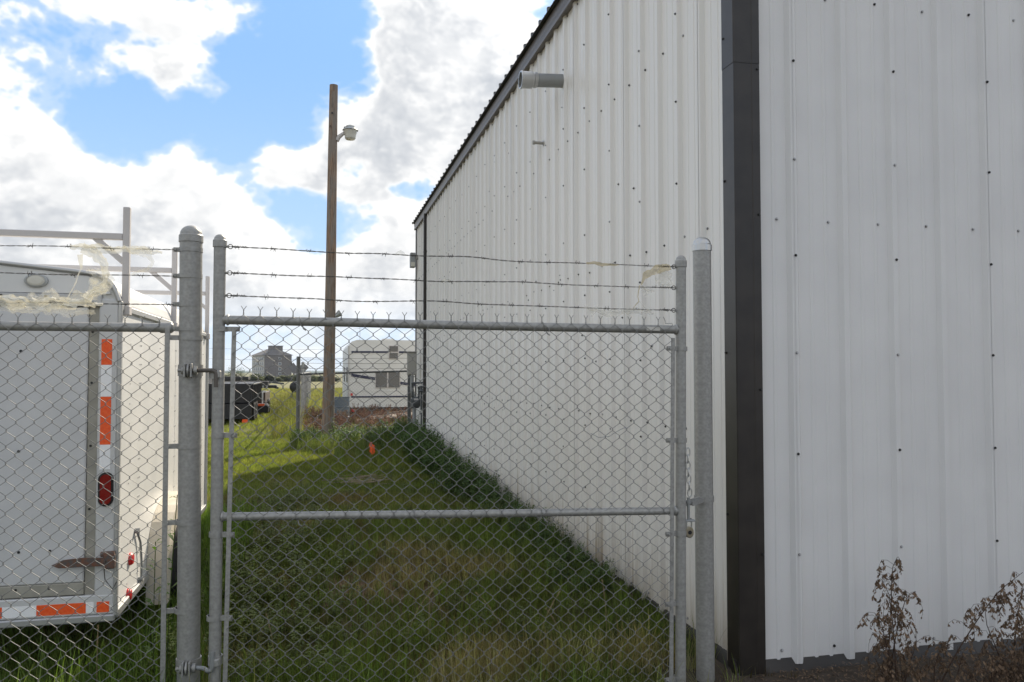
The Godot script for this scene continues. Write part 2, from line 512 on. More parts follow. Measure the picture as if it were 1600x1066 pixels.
func siding(o: Vector3, dir: Vector3, out: Vector3, prof: PackedVector2Array, y0: float, y1: float, proud := 0.0) -> MB:
	var mb := MB.new()
	for i in prof.size() - 1:
		var a := o + dir * prof[i].x + out * (prof[i].y + proud)
		var b := o + dir * prof[i + 1].x + out * (prof[i + 1].y + proud)
		var q := [a + Vector3.UP * y0, b + Vector3.UP * y0, b + Vector3.UP * y1, a + Vector3.UP * y1]
		var uvs := [Vector2(prof[i].x / 5, 1 - y0 / 5), Vector2(prof[i + 1].x / 5, 1 - y0 / 5), Vector2(prof[i + 1].x / 5, 1 - y1 / 5), Vector2(prof[i].x / 5, 1 - y1 / 5)]
		if (b - a).cross(Vector3.UP).dot(out) < 0:
			q = [q[1], q[0], q[3], q[2]]; uvs = [uvs[1], uvs[0], uvs[3], uvs[2]]
		mb.quad(q[0], q[1], q[2], q[3], Color.WHITE, uvs)
		# the cut edge at the bottom, 1.5 mm of steel
		mb.quad(a + Vector3.UP * y0, a + Vector3.UP * y0 - out * 0.0015, b + Vector3.UP * y0 - out * 0.0015, b + Vector3.UP * y0, Color.WHITE, [uvs[0], uvs[0], uvs[1], uvs[1]])
	return mb

func screw(mb: MB, p: Vector3, out: Vector3, dark: bool) -> void:
	var c1 := Color(0.018, 0.018, 0.018) if dark else Color(0.42, 0.42, 0.42)
	var c2 := Color(0.05, 0.048, 0.045) if dark else Color(0.5, 0.5, 0.5)
	mb.cyl(p, p + out * 0.003, 0.0076, 9, Color(0.03, 0.03, 0.03))
	mb.cyl(p + out * 0.003, p + out * 0.0045, 0.0071, 9, c1)
	mb.cyl(p + out * 0.0045, p + out * 0.009, 0.0045, 6, c2)

func building() -> void:
	var t := thing("metal_building", "long white ribbed metal shop building with charcoal corner and eave trim", "building", Vector3(2.2, 0, -4.0))
	var core := MB.new()
	core.prism(PackedVector2Array([Vector2(2.24, 0.0), Vector2(14.4, 0.0), Vector2(14.4, 4.95), Vector2(8.3, 6.2), Vector2(2.24, 4.95)]), Transform3D(Basis(), Vector3(0, 0, -18.98)), 14.92)
	obj("wall", core, M.rv_white, t)
	var fd := MB.new()
	fd.box(Vector3(8.32, -0.16, -11.5), Vector3(12.2, 0.28, 15.04), Color.WHITE, 0.01)
	obj("foundation", fd, M.concrete, t)
	var bf := MB.new()   # the base flashing, sloping out below the sheets
	bf.prism(PackedVector2Array([Vector2(2.235, 0.06), Vector2(2.205, 0.05), Vector2(2.168, -0.035), Vector2(2.174, -0.045), Vector2(2.235, -0.03)]), Transform3D(Basis(), Vector3(0, 0, -19.03)), 15.0)
	bf.prism(PackedVector2Array([Vector2(4.065, 0.06), Vector2(4.03, 0.05), Vector2(3.985, -0.035), Vector2(3.991, -0.045), Vector2(4.065, -0.03)]), Transform3D(Basis(Vector3(0, 0, -1), Vector3(0, 1, 0), Vector3(1, 0, 0)), Vector3(2.17, 0, 0)), 12.2)
	obj("base_flashing", bf, M.charcoal, t)
	# side wall: sheets two ribs wide from the near corner to the far one
	var sc := MB.new()
	var pitch := 0.305
	var z0 := 4.03
	var k := 0
	while z0 < 18.95:
		var z1 := minf(4.03 + 0.61 * (k + 1) - 0.2, 18.98)
		var lip := minf(z1 + 0.014, 18.985)
		obj("siding_panel", siding(Vector3(2.215, 0, 0), Vector3(0, 0, -1), Vector3(-1, 0, 0), sheet_profile(z0, lip, 4.13 + 0.305, pitch, 0.026), 0.02, 4.97, 0.0025 if k % 2 else 0.0), M.siding, t)
		z0 = z1
		k += 1
	var r2 := RandomNumberGenerator.new()
	r2.seed = 77
	for i in 49:
		var z := 4.13 + 0.305 * (i + 1)
		for h in [0.085, 1.25, 2.435, 3.70, 4.86]:
			if r2.randf() < 0.92:
				screw(sc, Vector3(2.2125, h + r2.randf_range(-0.012, 0.012), -z + 0.055), Vector3(-1, 0, 0), r2.randf() < 0.6)
		if i % 2 == 1:
			for s in 8:
				var h := 0.61 + 0.54 * s
				if absf(h - 2.435) > 0.1 and absf(h - 3.7) > 0.1:
					screw(sc, Vector3(2.1865, h + r2.randf_range(-0.02, 0.02), -z + 0.0), Vector3(-1, 0, 0), r2.randf() < 0.75)
	for i in 34:
		screw(sc, Vector3(2.2125, r2.randf_range(0.6, 4.7), -(4.13 + 0.305 * r2.randi_range(1, 30) + 0.09 + r2.randf() * 0.12)), Vector3(-1, 0, 0), true)
	obj("screws", sc, M.screw, t, "stuff")
	# front wall
	var fp := 0.32
	var u0 := 2.30
	k = 0
	while k < 18:
		var u1 := 2.545 + 0.64 * k
		obj("siding_panel", siding(Vector3(0, 0, -4.03), Vector3(1, 0, 0), Vector3(0, 0, 1), sheet_profile(u0, u1 + 0.014, 2.545, fp, 0.024), 0.02, 4.97, 0.0025 if k % 2 else 0.0), M.front_siding, t)
		u0 = u1
		k += 1
	var sf := MB.new()
	for i in 34:
		var x := 2.545 + fp * i
		for h in [0.085, 2.435, 3.70, 4.86]:
			screw(sf, Vector3(x - 0.095, h + r2.randf_range(-0.008, 0.008), -4.0265), Vector3(0, 0, 1), r2.randf() < 0.15)
		if i % 2 == 0:
			for s in 8:
				screw(sf, Vector3(x + 0.004, 0.612 + 0.54 * s + r2.randf_range(-0.008, 0.008), -4.003), Vector3(0, 0, 1), s % 2 == 1 or i == 4)
	obj("screws", sf, M.screw, t, "stuff")
	# corner trims, each of two lapped lengths
	for c in 2:
		for part in 2:
			var g := 0.0 if part == 0 else 0.002
			var poly: PackedVector2Array
			if c == 0:
				poly = PackedVector2Array([Vector2(2.182 - g, -4.128), Vector2(2.182 - g, -4.002), Vector2(2.187 - g, -3.997 + g), Vector2(2.285, -3.997 + g), Vector2(2.291, -3.994 + g), Vector2(2.334, -3.994 + g), Vector2(2.335, -4.028), Vector2(2.29, -4.028), Vector2(2.214, -4.05), Vector2(2.214, -4.128)])
			else:
				poly = PackedVector2Array([Vector2(2.182 - g, -18.87), Vector2(2.182 - g, -19.01), Vector2(2.19, -19.02 - g), Vector2(2.335, -19.02 - g), Vector2(2.335, -18.985), Vector2(2.214, -18.985), Vector2(2.214, -18.87)])
			var mb := MB.new()
			for i in poly.size():
				poly[i] = Vector2(poly[i].x, -poly[i].y)
			mb.prism(poly, Transform3D(Basis(Vector3(1, 0, 0), Vector3(0, 0, -1), Vector3(0, 1, 0)), Vector3(0, -0.03 if part == 0 else 3.28, 0)), 3.31 if part == 0 else 1.69)
			obj("corner_trim", mb, M.charcoal, t)
	var scw := MB.new()
	for h in [0.62, 1.5, 2.45, 3.25]:
		screw(scw, Vector3(2.322, h, -3.994), Vector3(0, 0, 1), true)
		screw(scw, Vector3(2.182, h + 0.2, -4.11), Vector3(-1, 0, 0), true)
	obj("screws", scw, M.screw, t, "stuff")
	# eave: fascia, then the ribbed roof sheet over it
	var fa := MB.new()
	fa.prism(PackedVector2Array([Vector2(2.215, 4.885), Vector2(2.205, 4.89), Vector2(2.15, 4.882), Vector2(2.148, 4.90), Vector2(2.152, 4.935), Vector2(2.155, 4.945), Vector2(2.145, 5.03), Vector2(2.215, 5.04)]), Transform3D(Basis(), Vector3(0, 0, -19.03)), 15.06)
	obj("fascia", fa, M.fascia, t)
	var rf := MB.new()
	for side in 2:
		var prof := sheet_profile(3.96, 19.05, 4.05, 0.305, 0.032)
		var ea := Vector2(2.10, 5.035)
		var rg := Vector2(8.3, 6.28)
		if side == 1:
			ea = Vector2(14.5, 5.035)
		var nn := Vector2(-(rg.y - ea.y), rg.x - ea.x).normalized()
		if nn.y < 0: nn = -nn
		for i in prof.size() - 1:
			var p: Array[Vector3] = []
			for q in [[ea, 0], [ea, 1], [rg, 1], [rg, 0]]:
				var w: Vector2 = q[0] + nn * prof[i + q[1]].y
				p.append(Vector3(w.x, w.y, -prof[i + q[1]].x))
			rf.oquad(p[0], p[1], p[2], p[3], Vector3(8, -50, -11))
			var dn := Vector3(nn.x, nn.y, 0) * -(0.006 + 0.0)
			rf.oquad(p[0], p[1], Vector3(ea.x, ea.y, p[1].z) + dn, Vector3(ea.x, ea.y, p[0].z) + dn, Vector3(8, 5, -11))
		var dd := Vector3(0, -0.008, 0)
		rf.quad(Vector3(ea.x, ea.y, -3.96) + dd, Vector3(ea.x, ea.y, -19.05) + dd, Vector3(rg.x, rg.y, -19.05) + dd, Vector3(rg.x, rg.y, -3.96) + dd)
	obj("roof", rf, M.roof_sheet, t)
	var ds := MB.new()
	ds.box(Vector3(2.155, 2.55, -17.05), Vector3(0.06, 4.7, 0.10), Color.WHITE, 0.01)
	ds.bar(Vector3(2.155, 0.2, -17.05), Vector3(2.02, 0.06, -17.05), 0.10, 0.06)
	for h in [0.9, 2.5, 4.1]:
		ds.box(Vector3(2.16, h, -17.05), Vector3(0.07, 0.03, 0.15), Color.WHITE, 0.004)
	obj("downspout", ds, M.charcoal, t)
	# exhaust vent through the side wall
	t = thing("exhaust_vent", "round galvanised exhaust pipe with collar sticking out high on the side wall", "vent pipe", Vector3(2.2, 4.29, -7.22))
	var ex := MB.new()
	ex.cyl(Vector3(2.215, 4.30, -7.22), Vector3(1.94, 4.285, -7.22), 0.062, 24)
	obj("pipe", ex, M.zinc_pipe, t)
	ex = MB.new()
	ex.lathe(Vector3(1.945, 4.285, -7.22), Basis(Vector3(0, 1, 0), Vector3(-1, -0.05, 0).normalized(), Vector3(0, 0, 1)), PackedVector2Array([Vector2(0.062, 0), Vector2(0.07, 0.005), Vector2(0.07, 0.03), Vector2(0.064, 0.035), Vector2(0.064, 0.045), Vector2(0.078, 0.05), Vector2(0.078, 0.14), Vector2(0.082, 0.145), Vector2(0.082, 0.16), Vector2(0.07, 0.16), Vector2(0.068, 0.06), Vector2(0.0, 0.05)]), 24)
	obj("cap", ex, M.steel_bright, t)
	ex = MB.new()
	ex.lathe(Vector3(2.214, 4.30, -7.22), Basis(Vector3(0, 1, 0), Vector3(-1, 0, 0), Vector3(0, 0, 1)), PackedVector2Array([Vector2(0.12, 0), Vector2(0.12, 0.004), Vector2(0.07, 0.008), Vector2(0.062, 0.03)]), 24)
	obj("collar", ex, M.siding, t)
	t = thing("wall_spigot", "small grey pipe stub on the side wall below the exhaust pipe", "pipe", Vector3(2.2, 3.92, -7.97))
	ex = MB.new()
	ex.cyl(Vector3(2.215, 3.92, -7.97), Vector3(2.12, 3.92, -7.97), 0.016, 12)
	ex.cyl(Vector3(2.12, 3.92, -7.97), Vector3(2.10, 3.92, -7.97), 0.022, 12)
	obj("stub", ex, M.grey_paint, t)
	ex = MB.new()
	ex.cyl(Vector3(2.214, 3.92, -7.97), Vector3(2.206, 3.92, -7.97), 0.03, 14)
	obj("flange", ex, M.steel_bright, t)

func dome_cap(mb: MB, at: Vector3, bs: Basis, r: float) -> void:
	var prof := PackedVector2Array([Vector2(r, -0.03), Vector2(r + 0.004, -0.03), Vector2(r + 0.004, 0.0), Vector2(r + 0.001, 0.004)])
	for i in 9:
		var a := PI / 2 * i / 8.0
		prof.append(Vector2(cos(a) * (r - 0.001), 0.006 + sin(a) * r * 0.85))
	mb.lathe(at, bs, prof, 28)

func band(mb: MB, at: Vector3, r: float, towards: Vector3, reach: float, h := 0.022) -> void:   # a ring round a pipe with a bolted tab
	mb.lathe(at, Basis(), PackedVector2Array([Vector2(r, -h / 2), Vector2(r + 0.003, -h / 2), Vector2(r + 0.003, h / 2), Vector2(r, h / 2)]), 24)
	var side := towards.cross(Vector3.UP).normalized()
	mb.bar(at + towards * r + side * 0.004, at + towards * reach + side * 0.004, h, 0.003, side)
	mb.bar(at + towards * r - side * 0.004, at + towards * reach - side * 0.004, h, 0.003, side)
	mb.cyl(at + towards * (reach - 0.01) - side * 0.016, at + towards * (reach - 0.01) + side * 0.016, 0.005, 8)
	mb.cyl(at + towards * (reach - 0.01) + side * 0.007, at + towards * (reach - 0.01) + side * 0.013, 0.009, 6)

func barbed(a: Vector3, b: Vector3, sag: float, sd: int) -> MB:
	var mb := MB.new()
	var r := RandomNumberGenerator.new()
	r.seed = sd
	var L := a.distance_to(b)
	var steps := int(L / 0.012)
	var s1 := PackedVector3Array()
	var s2 := PackedVector3Array()
	var f := noise(sd, 1.4, 2)
	var ax := (b - a) / L
	var sd_ := ax.cross(Vector3.UP).normalized()
	var at := func(t: float) -> Vector3:
		return a.lerp(b, t) + Vector3.UP * (-sag * 4.0 * t * (1 - t) + f.get_noise_1d(t * L) * 0.012 * sin(PI * t)) + sd_ * f.get_noise_1d(t * L + 50.0) * 0.01 * sin(PI * t)
	for i in steps + 1:
		var t := float(i) / steps
		var p: Vector3 = at.call(t)
		var g := TAU * t * L / 0.085
		var o := (Vector3.UP * cos(g) + sd_ * sin(g)) * 0.0019
		s1.append(p + o); s2.append(p - o)
	mb.tube(s1, 0.00135, 4)
	mb.tube(s2, 0.00135, 4)
	var d := 0.05
	while d < L:
		var p: Vector3 = at.call(d / L)
		var ring := PackedVector3Array()
		for i in 19:
			var g := TAU * i / 9.0
			ring.append(p + (Vector3.UP * cos(g) + sd_ * sin(g)) * 0.0042 + ax * (i - 9) * 0.0011)
		mb.tube(ring, 0.0011, 4)
		for e in 4:
			var g := r.randf() * TAU
			var q := p + ax * (0.008 if e % 2 else -0.008)
			mb.tube(PackedVector3Array([q, q + (Vector3.UP * cos(g) + sd_ * sin(g)) * 0.013 + ax * r.randf_range(-0.006, 0.006)]), 0.001, 4)
		d += 0.135 + r.randf() * 0.05
	return mb

# chain link: each spiral wire is a mesh of its own. The panel lies in local x (along) and y (up).
func chain_link(parent: Node3D, u0: float, u1: float, y0: float, y1: float, zoff: float, sd: int) -> void:
	var p := 0.036
	var wob := noise(sd, 0.9, 2)
	var count := int(round((u1 - u0) / p))
	p = (u1 - u0) / count
	var rows := int((y1 - y0) / p)
	var place := func(u: float, y: float, z: float) -> Vector3:
		return Vector3(u + wob.get_noise_2d(u, y) * 0.010 * (1.0 - smoothstep(y1 - 0.1, y1, y)), y + wob.get_noise_2d(u + 40.0, y) * 0.010, zoff + z + wob.get_noise_2d(u, y + 90.0) * 0.014)
	for k in count:
		var mb := MB.new()
		var pts := PackedVector3Array()
		if k % 2 == 0:
			var tu := u0 + (k + 1) * p
			if k + 1 >= count: tu = u0 + k * p
			# twisted selvage: the pair rises, then spreads
			pts.append(place.call(tu - 0.011, y1 + 0.036, 0.004)); pts.append(place.call(tu - 0.002, y1 + 0.022, 0.002))
			pts.append(place.call(tu + 0.0015, y1 + 0.014, -0.0015)); pts.append(place.call(tu - 0.0015, y1 + 0.006, 0.0015))
		else:
			var tu := u0 + k * p
			pts.append(place.call(tu + 0.011, y1 + 0.036, -0.004)); pts.append(place.call(tu + 0.002, y1 + 0.022, -0.002))
			pts.append(place.call(tu - 0.0015, y1 + 0.014, 0.0015)); pts.append(place.call(tu + 0.0015, y1 + 0.006, -0.0015))
		for j in rows + 1:
			var right := (j + k) % 2 == 0
			var u := u0 + (k + (1 if right else 0)) * p
			var y := y1 - j * p
			var o := 0.0022 if right else -0.0022
			var z := 0.0018
			pts.append(place.call(u + o * 0.4, y + 0.0045, -z if right else z))
			pts.append(place.call(u + o, y, 0.0))
			pts.append(place.call(u + o * 0.4, y - 0.0045, z if right else -z))
		mb.tube(pts, 0.0015, 5, Color.WHITE, false)
		obj("mesh_wire", mb, M.wire, parent)

func ribbon(path: Array, width: Array, sd: int, crumple := 0.02, seg := 10, cols := 7) -> MB:   # a thin crumpled film along a path of points
	var mb := MB.new()
	var cv := Curve3D.new()
	for i in path.size():
		var a: Vector3 = path[maxi(i - 1, 0)]
		var b: Vector3 = path[mini(i + 1, path.size() - 1)]
		cv.add_point(path[i], (a - b) / 6.0, (b - a) / 6.0)
	var L := cv.get_baked_length()
	var f := noise(sd, 9.0, 4)
	var np := maxi(path.size() * seg, 8)
	var grid := []
	for i in np + 1:
		var t := float(i) / np
		var p := cv.sample_baked(t * L)
		var tg := (cv.sample_baked(minf(t * L + 0.01, L)) - cv.sample_baked(maxf(t * L - 0.01, 0))).normalized()
		var sd_ := tg.cross(Vector3(0, 0, 1)).normalized()
		var wi := t * (width.size() - 1)
		var w: float = lerpf(width[int(wi)], width[mini(int(wi) + 1, width.size() - 1)], wi - int(wi))
		var row := []
		for k in cols:
			var s := (float(k) / (cols - 1) - 0.5) * w * (1.0 + 0.6 * f.get_noise_2d(t * L * 1.5, (k / (cols - 1)) * 9.0))
			var q := p + sd_ * s
			q += Vector3(f.get_noise_3d(q.x, q.y, t * L), f.get_noise_3d(q.y + 5, q.x, t * L), 1.6 * f.get_noise_3d(q.x + 9, q.y, s * 3)) * crumple
			row.append(q)
		grid.append(row)
	for i in np:
		for k in cols - 1:
			mb.quad(grid[i][k], grid[i + 1][k], grid[i + 1][k + 1], grid[i][k + 1])
	return mb
func gate_things() -> void:
	# ---- left gate post
	var lean := Basis(Vector3(0, 0, 1), 0.008)
	var px := -0.575
	var pz := -3.99
	var t := thing("gate_post", "thick galvanised steel hinge post with dome cap at left of gate", "post", Vector3(px, 0, pz), "gate posts")
	var mb := MB.new()
	mb.tube(PackedVector3Array([Vector3(px + 0.018, -0.1, pz), Vector3(px, 2.225, pz)]), 0.0495, 28)
	obj("pipe", mb, M.galvanised, t)
	mb = MB.new()
	dome_cap(mb, Vector3(px, 2.222, pz), Basis(), 0.0495)
	obj("cap", mb, M.galvanised, t)
	for h in [2.156, 2.035, 1.905, 1.793]:
		mb = MB.new()
		band(mb, Vector3(px, h, pz), 0.0495, Vector3(-1, 0, 0), 0.075, 0.02)
		obj("wire_band", mb, M.galvanised, t)
	for h in [1.752, 1.259, 0.916, 0.522]:
		mb = MB.new()
		band(mb, Vector3(px + 0.005, h, pz), 0.0500, Vector3(-1, 0, 0.1).normalized(), 0.098, 0.022)
		obj("tension_band", mb, M.galvanised, t)
	for e in 2:
		var h := 1.603 if e == 0 else 0.28
		var hx := px + (0.006 if e == 0 else 0.016)
		mb = MB.new()
		mb.lathe(Vector3(hx, h, pz), Basis(), PackedVector2Array([Vector2(0.049, -0.026), Vector2(0.055, -0.026), Vector2(0.055, 0.026), Vector2(0.049, 0.026)]), 24)
		mb.box(Vector3(hx - 0.014, h, pz + 0.070), Vector3(0.009, 0.062, 0.05), Color.WHITE, 0.002)
		mb.box(Vector3(hx + 0.014, h, pz + 0.070), Vector3(0.009, 0.062, 0.05), Color.WHITE, 0.002)
		mb.cyl(Vector3(hx - 0.045, h, pz + 0.068), Vector3(hx + 0.04, h, pz + 0.068), 0.008, 12)
		for nx in [-0.028, 0.024]:
			mb.cyl(Vector3(hx + nx, h, pz + 0.068), Vector3(hx + nx + 0.014, h, pz + 0.068), 0.021, 6)
		mb.cyl(Vector3(hx - 0.004, h, pz + 0.068), Vector3(hx + 0.004, h, pz + 0.068), 0.030, 18)
		var hg := obj("hinge", mb, M.galvanised, t)
		mb = MB.new()
		var gx := -0.475
		var gz := -3.86
		var dn := -0.075 if e == 0 else 0.085
		mb.tube(PackedVector3Array([Vector3(hx + 0.035, h, pz + 0.068), Vector3(hx + 0.075, h, pz + 0.085), Vector3(gx + 0.018, h, gz), Vector3(gx + 0.028, h + dn * 0.06, gz + 0.003), Vector3(gx + 0.032, h + dn * 0.25, gz + 0.003), Vector3(gx + 0.032, h + dn, gz + 0.003)]), 0.0095, 12)
		obj("hinge_pin", mb, M.pin_dark if e == 0 else M.zinc_pipe, hg)
	# ---- right latch post
	px = 1.982
	t = thing("gate_post", "galvanised steel latch post with shiny dome cap beside the building corner", "post", Vector3(px, 0, pz), "gate posts")
	mb = MB.new()
	mb.tube(PackedVector3Array([Vector3(px, -0.12, pz), Vector3(px, 2.27, pz)]), 0.0475, 28)
	obj("pipe", mb, M.galvanised, t)
	mb = MB.new()
	dome_cap(mb, Vector3(px, 2.268, pz), Basis(), 0.0475)
	obj("cap", mb, M.steel_bright, t)
	mb = MB.new()
	mb.lathe(Vector3(px, 0.93, pz), Basis(), PackedVector2Array([Vector2(0.0475, -0.014), Vector2(0.0515, -0.014), Vector2(0.0515, 0.014), Vector2(0.0475, 0.014)]), 24)
	for s in [-0.011, 0.011]:
		mb.bar(Vector3(px - 0.03, 0.93, pz + 0.045 + s), Vector3(1.80, 0.945, -3.76 + s), 0.02, 0.005, Vector3.RIGHT)
	mb.bar(Vector3(px - 0.05, 0.935, pz + 0.05), Vector3(1.75, 0.948, -3.745), 0.028, 0.006, Vector3.RIGHT)
	mb.cyl(Vector3(px - 0.07, 0.93, pz + 0.03), Vector3(px - 0.07, 0.93, pz + 0.09), 0.006, 8)
	obj("latch_fork", mb, M.galvanised, t)
	mb = MB.new()
	mb.cyl(Vector3(1.772, 0.98, -3.735), Vector3(1.772, 0.865, -3.735), 0.0075, 12)
	mb.cyl(Vector3(1.772, 0.965, -3.735), Vector3(1.772, 0.952, -3.735), 0.014, 6)
	mb.box(Vector3(1.768, 0.868, -3.735), Vector3(0.07, 0.008, 0.03), Color.WHITE, 0.002)
	obj("drop_bolt", mb, M.zinc_pipe, t)
	# ---- the gate
	var g := thing("chain_link_gate", "tall galvanised chain link gate with mid rail and barbed wire on top", "gate", Vector3(-0.44, 0, -3.905))
	origin[g] = Vector3.ZERO
	g.rotation = Vector3(0, -deg_to_rad(4.6), -deg_to_rad(0.75))
	mb = MB.new()
	mb.tube(PackedVector3Array([Vector3(0.002, 0.06, 0), Vector3(-0.028, 2.195, 0)]), 0.0265, 24)
	obj("upright", mb, M.galvanised, g)
	mb = MB.new()
	mb.tube(PackedVector3Array([Vector3(2.168, 0.06, 0), Vector3(2.158, 2.175, 0)]), 0.0255, 24)
	obj("upright", mb, M.galvanised, g)
	mb = MB.new(); dome_cap(mb, Vector3(-0.028, 2.192, 0), Basis(), 0.0265); obj("cap", mb, M.galvanised, g)
	mb = MB.new(); dome_cap(mb, Vector3(2.158, 2.172, 0), Basis(), 0.0255); obj("cap", mb, M.galvanised, g)
	for q in [[1.832, 0.0205, "top_rail"], [0.947, 0.0185, "mid_rail"], [0.09, 0.0205, "bottom_rail"]]:
		mb = MB.new()
		var y: float = q[0]
		mb.tube(PackedVector3Array([Vector3(-0.01, y, 0), Vector3(0.5, y, 0.001), Vector3(1.1, y - 0.002, 0), Vector3(2.16, y, 0)]), q[1], 20)
		for e in [[0.012, 1], [2.136, -1]]:   # the coped weld bead where the rail meets the upright
			mb.lathe(Vector3(e[0], y, 0), Basis(Vector3(0, 1, 0), Vector3(e[1], 0, 0), Vector3(0, 0, 1)), PackedVector2Array([Vector2(q[1] + 0.006, 0), Vector2(q[1] + 0.005, 0.006), Vector2(q[1] - 0.0005, 0.011)]), 18)
		obj(q[2], mb, M.galvanised, g)
	for q in [[0.048, 1.80], [2.112, 1.79]]:
		mb = MB.new()
		mb.bar(Vector3(q[0], 0.09, 0.022), Vector3(q[0], q[1], 0.022), 0.02, 0.006, Vector3(0, 0, 1), Color.WHITE, 0.002)
		obj("stretch_bar", mb, M.galvanised, g)
	for h in [1.79, 1.312, 0.869, 0.5]:
		mb = MB.new(); band(mb, Vector3(-0.012, h, 0), 0.0268, Vector3(1, 0, 0.22).normalized(), 0.085); obj("tension_band", mb, M.galvanised, g)
	for h in [1.738, 1.29, 0.838, 0.502, 0.141]:
		mb = MB.new(); band(mb, Vector3(2.163, h, 0), 0.0258, Vector3(-1, 0, 0.3).normalized(), 0.085); obj("tension_band", mb, M.galvanised, g)
	chain_link(g, 0.052, 2.105, 0.075, 1.852, 0.024, 101)
	for h in [[2.166, 2.142, 0.004, 1], [2.046, 2.038, 0.002, 2], [1.943, 1.927, 0.003, 3]]:
		mb = barbed(Vector3(-0.004, h[0], 0.0), Vector3(2.135, h[1], 0.0), h[2], 200 + h[3])
		# tie loops through the eyes welded to the uprights
		for e in [[0.0, h[0]], [2.14, h[1]]]:
			var s := 1.0 if e[0] < 1.0 else -1.0
			var ring := PackedVector3Array()
			for i in 12:
				var a := TAU * i / 12.0
				ring.append(Vector3(e[0] + s * (0.018 + 0.010 * cos(a)), e[1] + 0.010 * sin(a), 0.0))
			mb.tube(ring, 0.002, 5, Color.WHITE, false, true)
			var wrap := PackedVector3Array()
			for i in 60:
				var a := i * 0.62
				wrap.append(Vector3(e[0] + s * (0.026 + i * 0.0011), e[1] + 0.0045 * sin(a) - s * 0.0 , 0.0045 * cos(a)))
			mb.tube(wrap, 0.0013, 4)
		obj("barbed_wire", mb, M.barb, g)
	mb = MB.new()
	for e in [2.166, 2.046, 1.943]:
		mb.cyl(Vector3(-0.01, e, 0), Vector3(0.012, e, 0), 0.006, 8)
	for e in [2.142, 2.038, 1.927]:
		mb.cyl(Vector3(2.15, e, 0), Vector3(2.13, e, 0), 0.006, 8)
	obj("wire_eye", mb, M.galvanised, g)
	mb = MB.new()   # wire ties holding mesh to rails
	for y in [1.832, 0.947]:
		var u := 0.33
		while u < 2.0:
			var ring := PackedVector3Array()
			for i in 15:
				var a := -0.6 + (TAU - 1.4) * i / 14.0
				ring.append(Vector3(u + i * 0.0012, y + cos(a) * 0.0225 - 0.001, sin(a) * 0.0225))
			mb.tube(ring, 0.0018, 5)
			mb.tube(PackedVector3Array([Vector3(u + 0.016, y - 0.02, 0.012), Vector3(u + 0.022, y - 0.034, 0.026), Vector3(u + 0.034, y - 0.042, 0.030)]), 0.003, 5)
			u += 0.52 + 0.08 * sin(u * 9.0)
	obj("tie_wire", mb, M.wire, g)
	mb = MB.new()
	mb.box(Vector3(2.012, 1.832, 0.0208), Vector3(0.068, 0.017, 0.0012))
	var st := obj("sticker", mb, M.stake_white, g)
	tag(st, "small faded white sticker", "")
	mb = MB.new()
	for q in [[-0.026, 1.585], [0.0, 0.315]]:
		mb.lathe(Vector3(q[0], q[1], 0), Basis(), PackedVector2Array([Vector2(0.0265, -0.02), Vector2(0.031, -0.02), Vector2(0.031, 0.02), Vector2(0.0265, 0.02)]), 24)
		mb.box(Vector3(q[0] + 0.012, q[1], 0.040), Vector3(0.026, 0.034, 0.026), Color.WHITE, 0.004)
	obj("hinge_band", mb, M.galvanised, g)
	# ---- fence to the left of the gate
	var f := thing("chain_link_fence", "galvanised chain link fence in front of the white trailer", "fence", Vector3(-0.62, 0, -3.99))
	mb = MB.new(); mb.tube(PackedVector3Array([Vector3(-3.4, 1.797, -3.99), Vector3(-0.655, 1.797, -3.99)]), 0.0205, 20); obj("top_rail", mb, M.galvanised, f)
	mb = MB.new()
	mb.lathe(Vector3(-0.645, 1.797, -3.99), Basis(Vector3(0, 1, 0), Vector3(-1, 0, 0), Vector3(0, 0, 1)), PackedVector2Array([Vector2(0.0, 0.0), Vector2(0.018, 0.0), Vector2(0.0245, 0.008), Vector2(0.0245, 0.055), Vector2(0.0205, 0.056)]), 20)
	obj("rail_cup", mb, M.galvanised, f)
	mb = MB.new(); mb.bar(Vector3(-0.664, 0.08, -3.968), Vector3(-0.667, 1.80, -3.968), 0.022, 0.006, Vector3(0, 0, 1), Color.WHITE, 0.002); obj("stretch_bar", mb, M.galvanised, f)
	chain_link(f, -3.40, -0.666, 0.05, 1.812, -3.968, 151)
	for h in [[2.139, 2.154, 11], [2.018, 2.033, 12], [1.899, 1.903, 13]]:
		obj("barbed_wire", barbed(Vector3(-3.4, h[0], -3.98), Vector3(-0.645, h[1], -3.98), 0.002, 200 + h[2]), M.barb, f)
	mb = MB.new(); mb.tube(PackedVector3Array([Vector3(-3.43, -0.1, -3.99), Vector3(-3.43, 2.2, -3.99)]), 0.03, 18); obj("line_post", mb, M.galvanised, f)
	# ---- padlock, chain
	var c := thing("chain", "short steel chain hanging from the gate frame above the padlock", "chain", Vector3(1.755, 1.2, -3.70))
	var p := Vector3(1.757, 1.205, -3.705)
	for i in 7:
		mb = MB.new()
		var ring := PackedVector3Array()
		var side := Vector3(1, 0, 0.3).normalized() if i % 2 == 0 else Vector3(0.35, 0, -1).normalized()
		var q := p + Vector3(0.0035 * i * (0.4 + 0.12 * i) * 0.6, -0.033 * i, -0.002 * i)
		for k in 18:
			var a := TAU * k / 18.0
			ring.append(q + side * 0.0095 * cos(a) * (1.0 if absf(sin(a)) < 0.75 else 0.9) + Vector3(0.04, 1, 0) * 0.021 * sin(a))
		mb.tube(ring, 0.0029, 7, Color.WHITE, false, true)
		obj("link", mb, M.steel_bright, c)
	var k := thing("padlock", "small brass padlock hanging from the gate latch bolt", "padlock", Vector3(1.772, 0.80, -3.735))
	mb = MB.new()
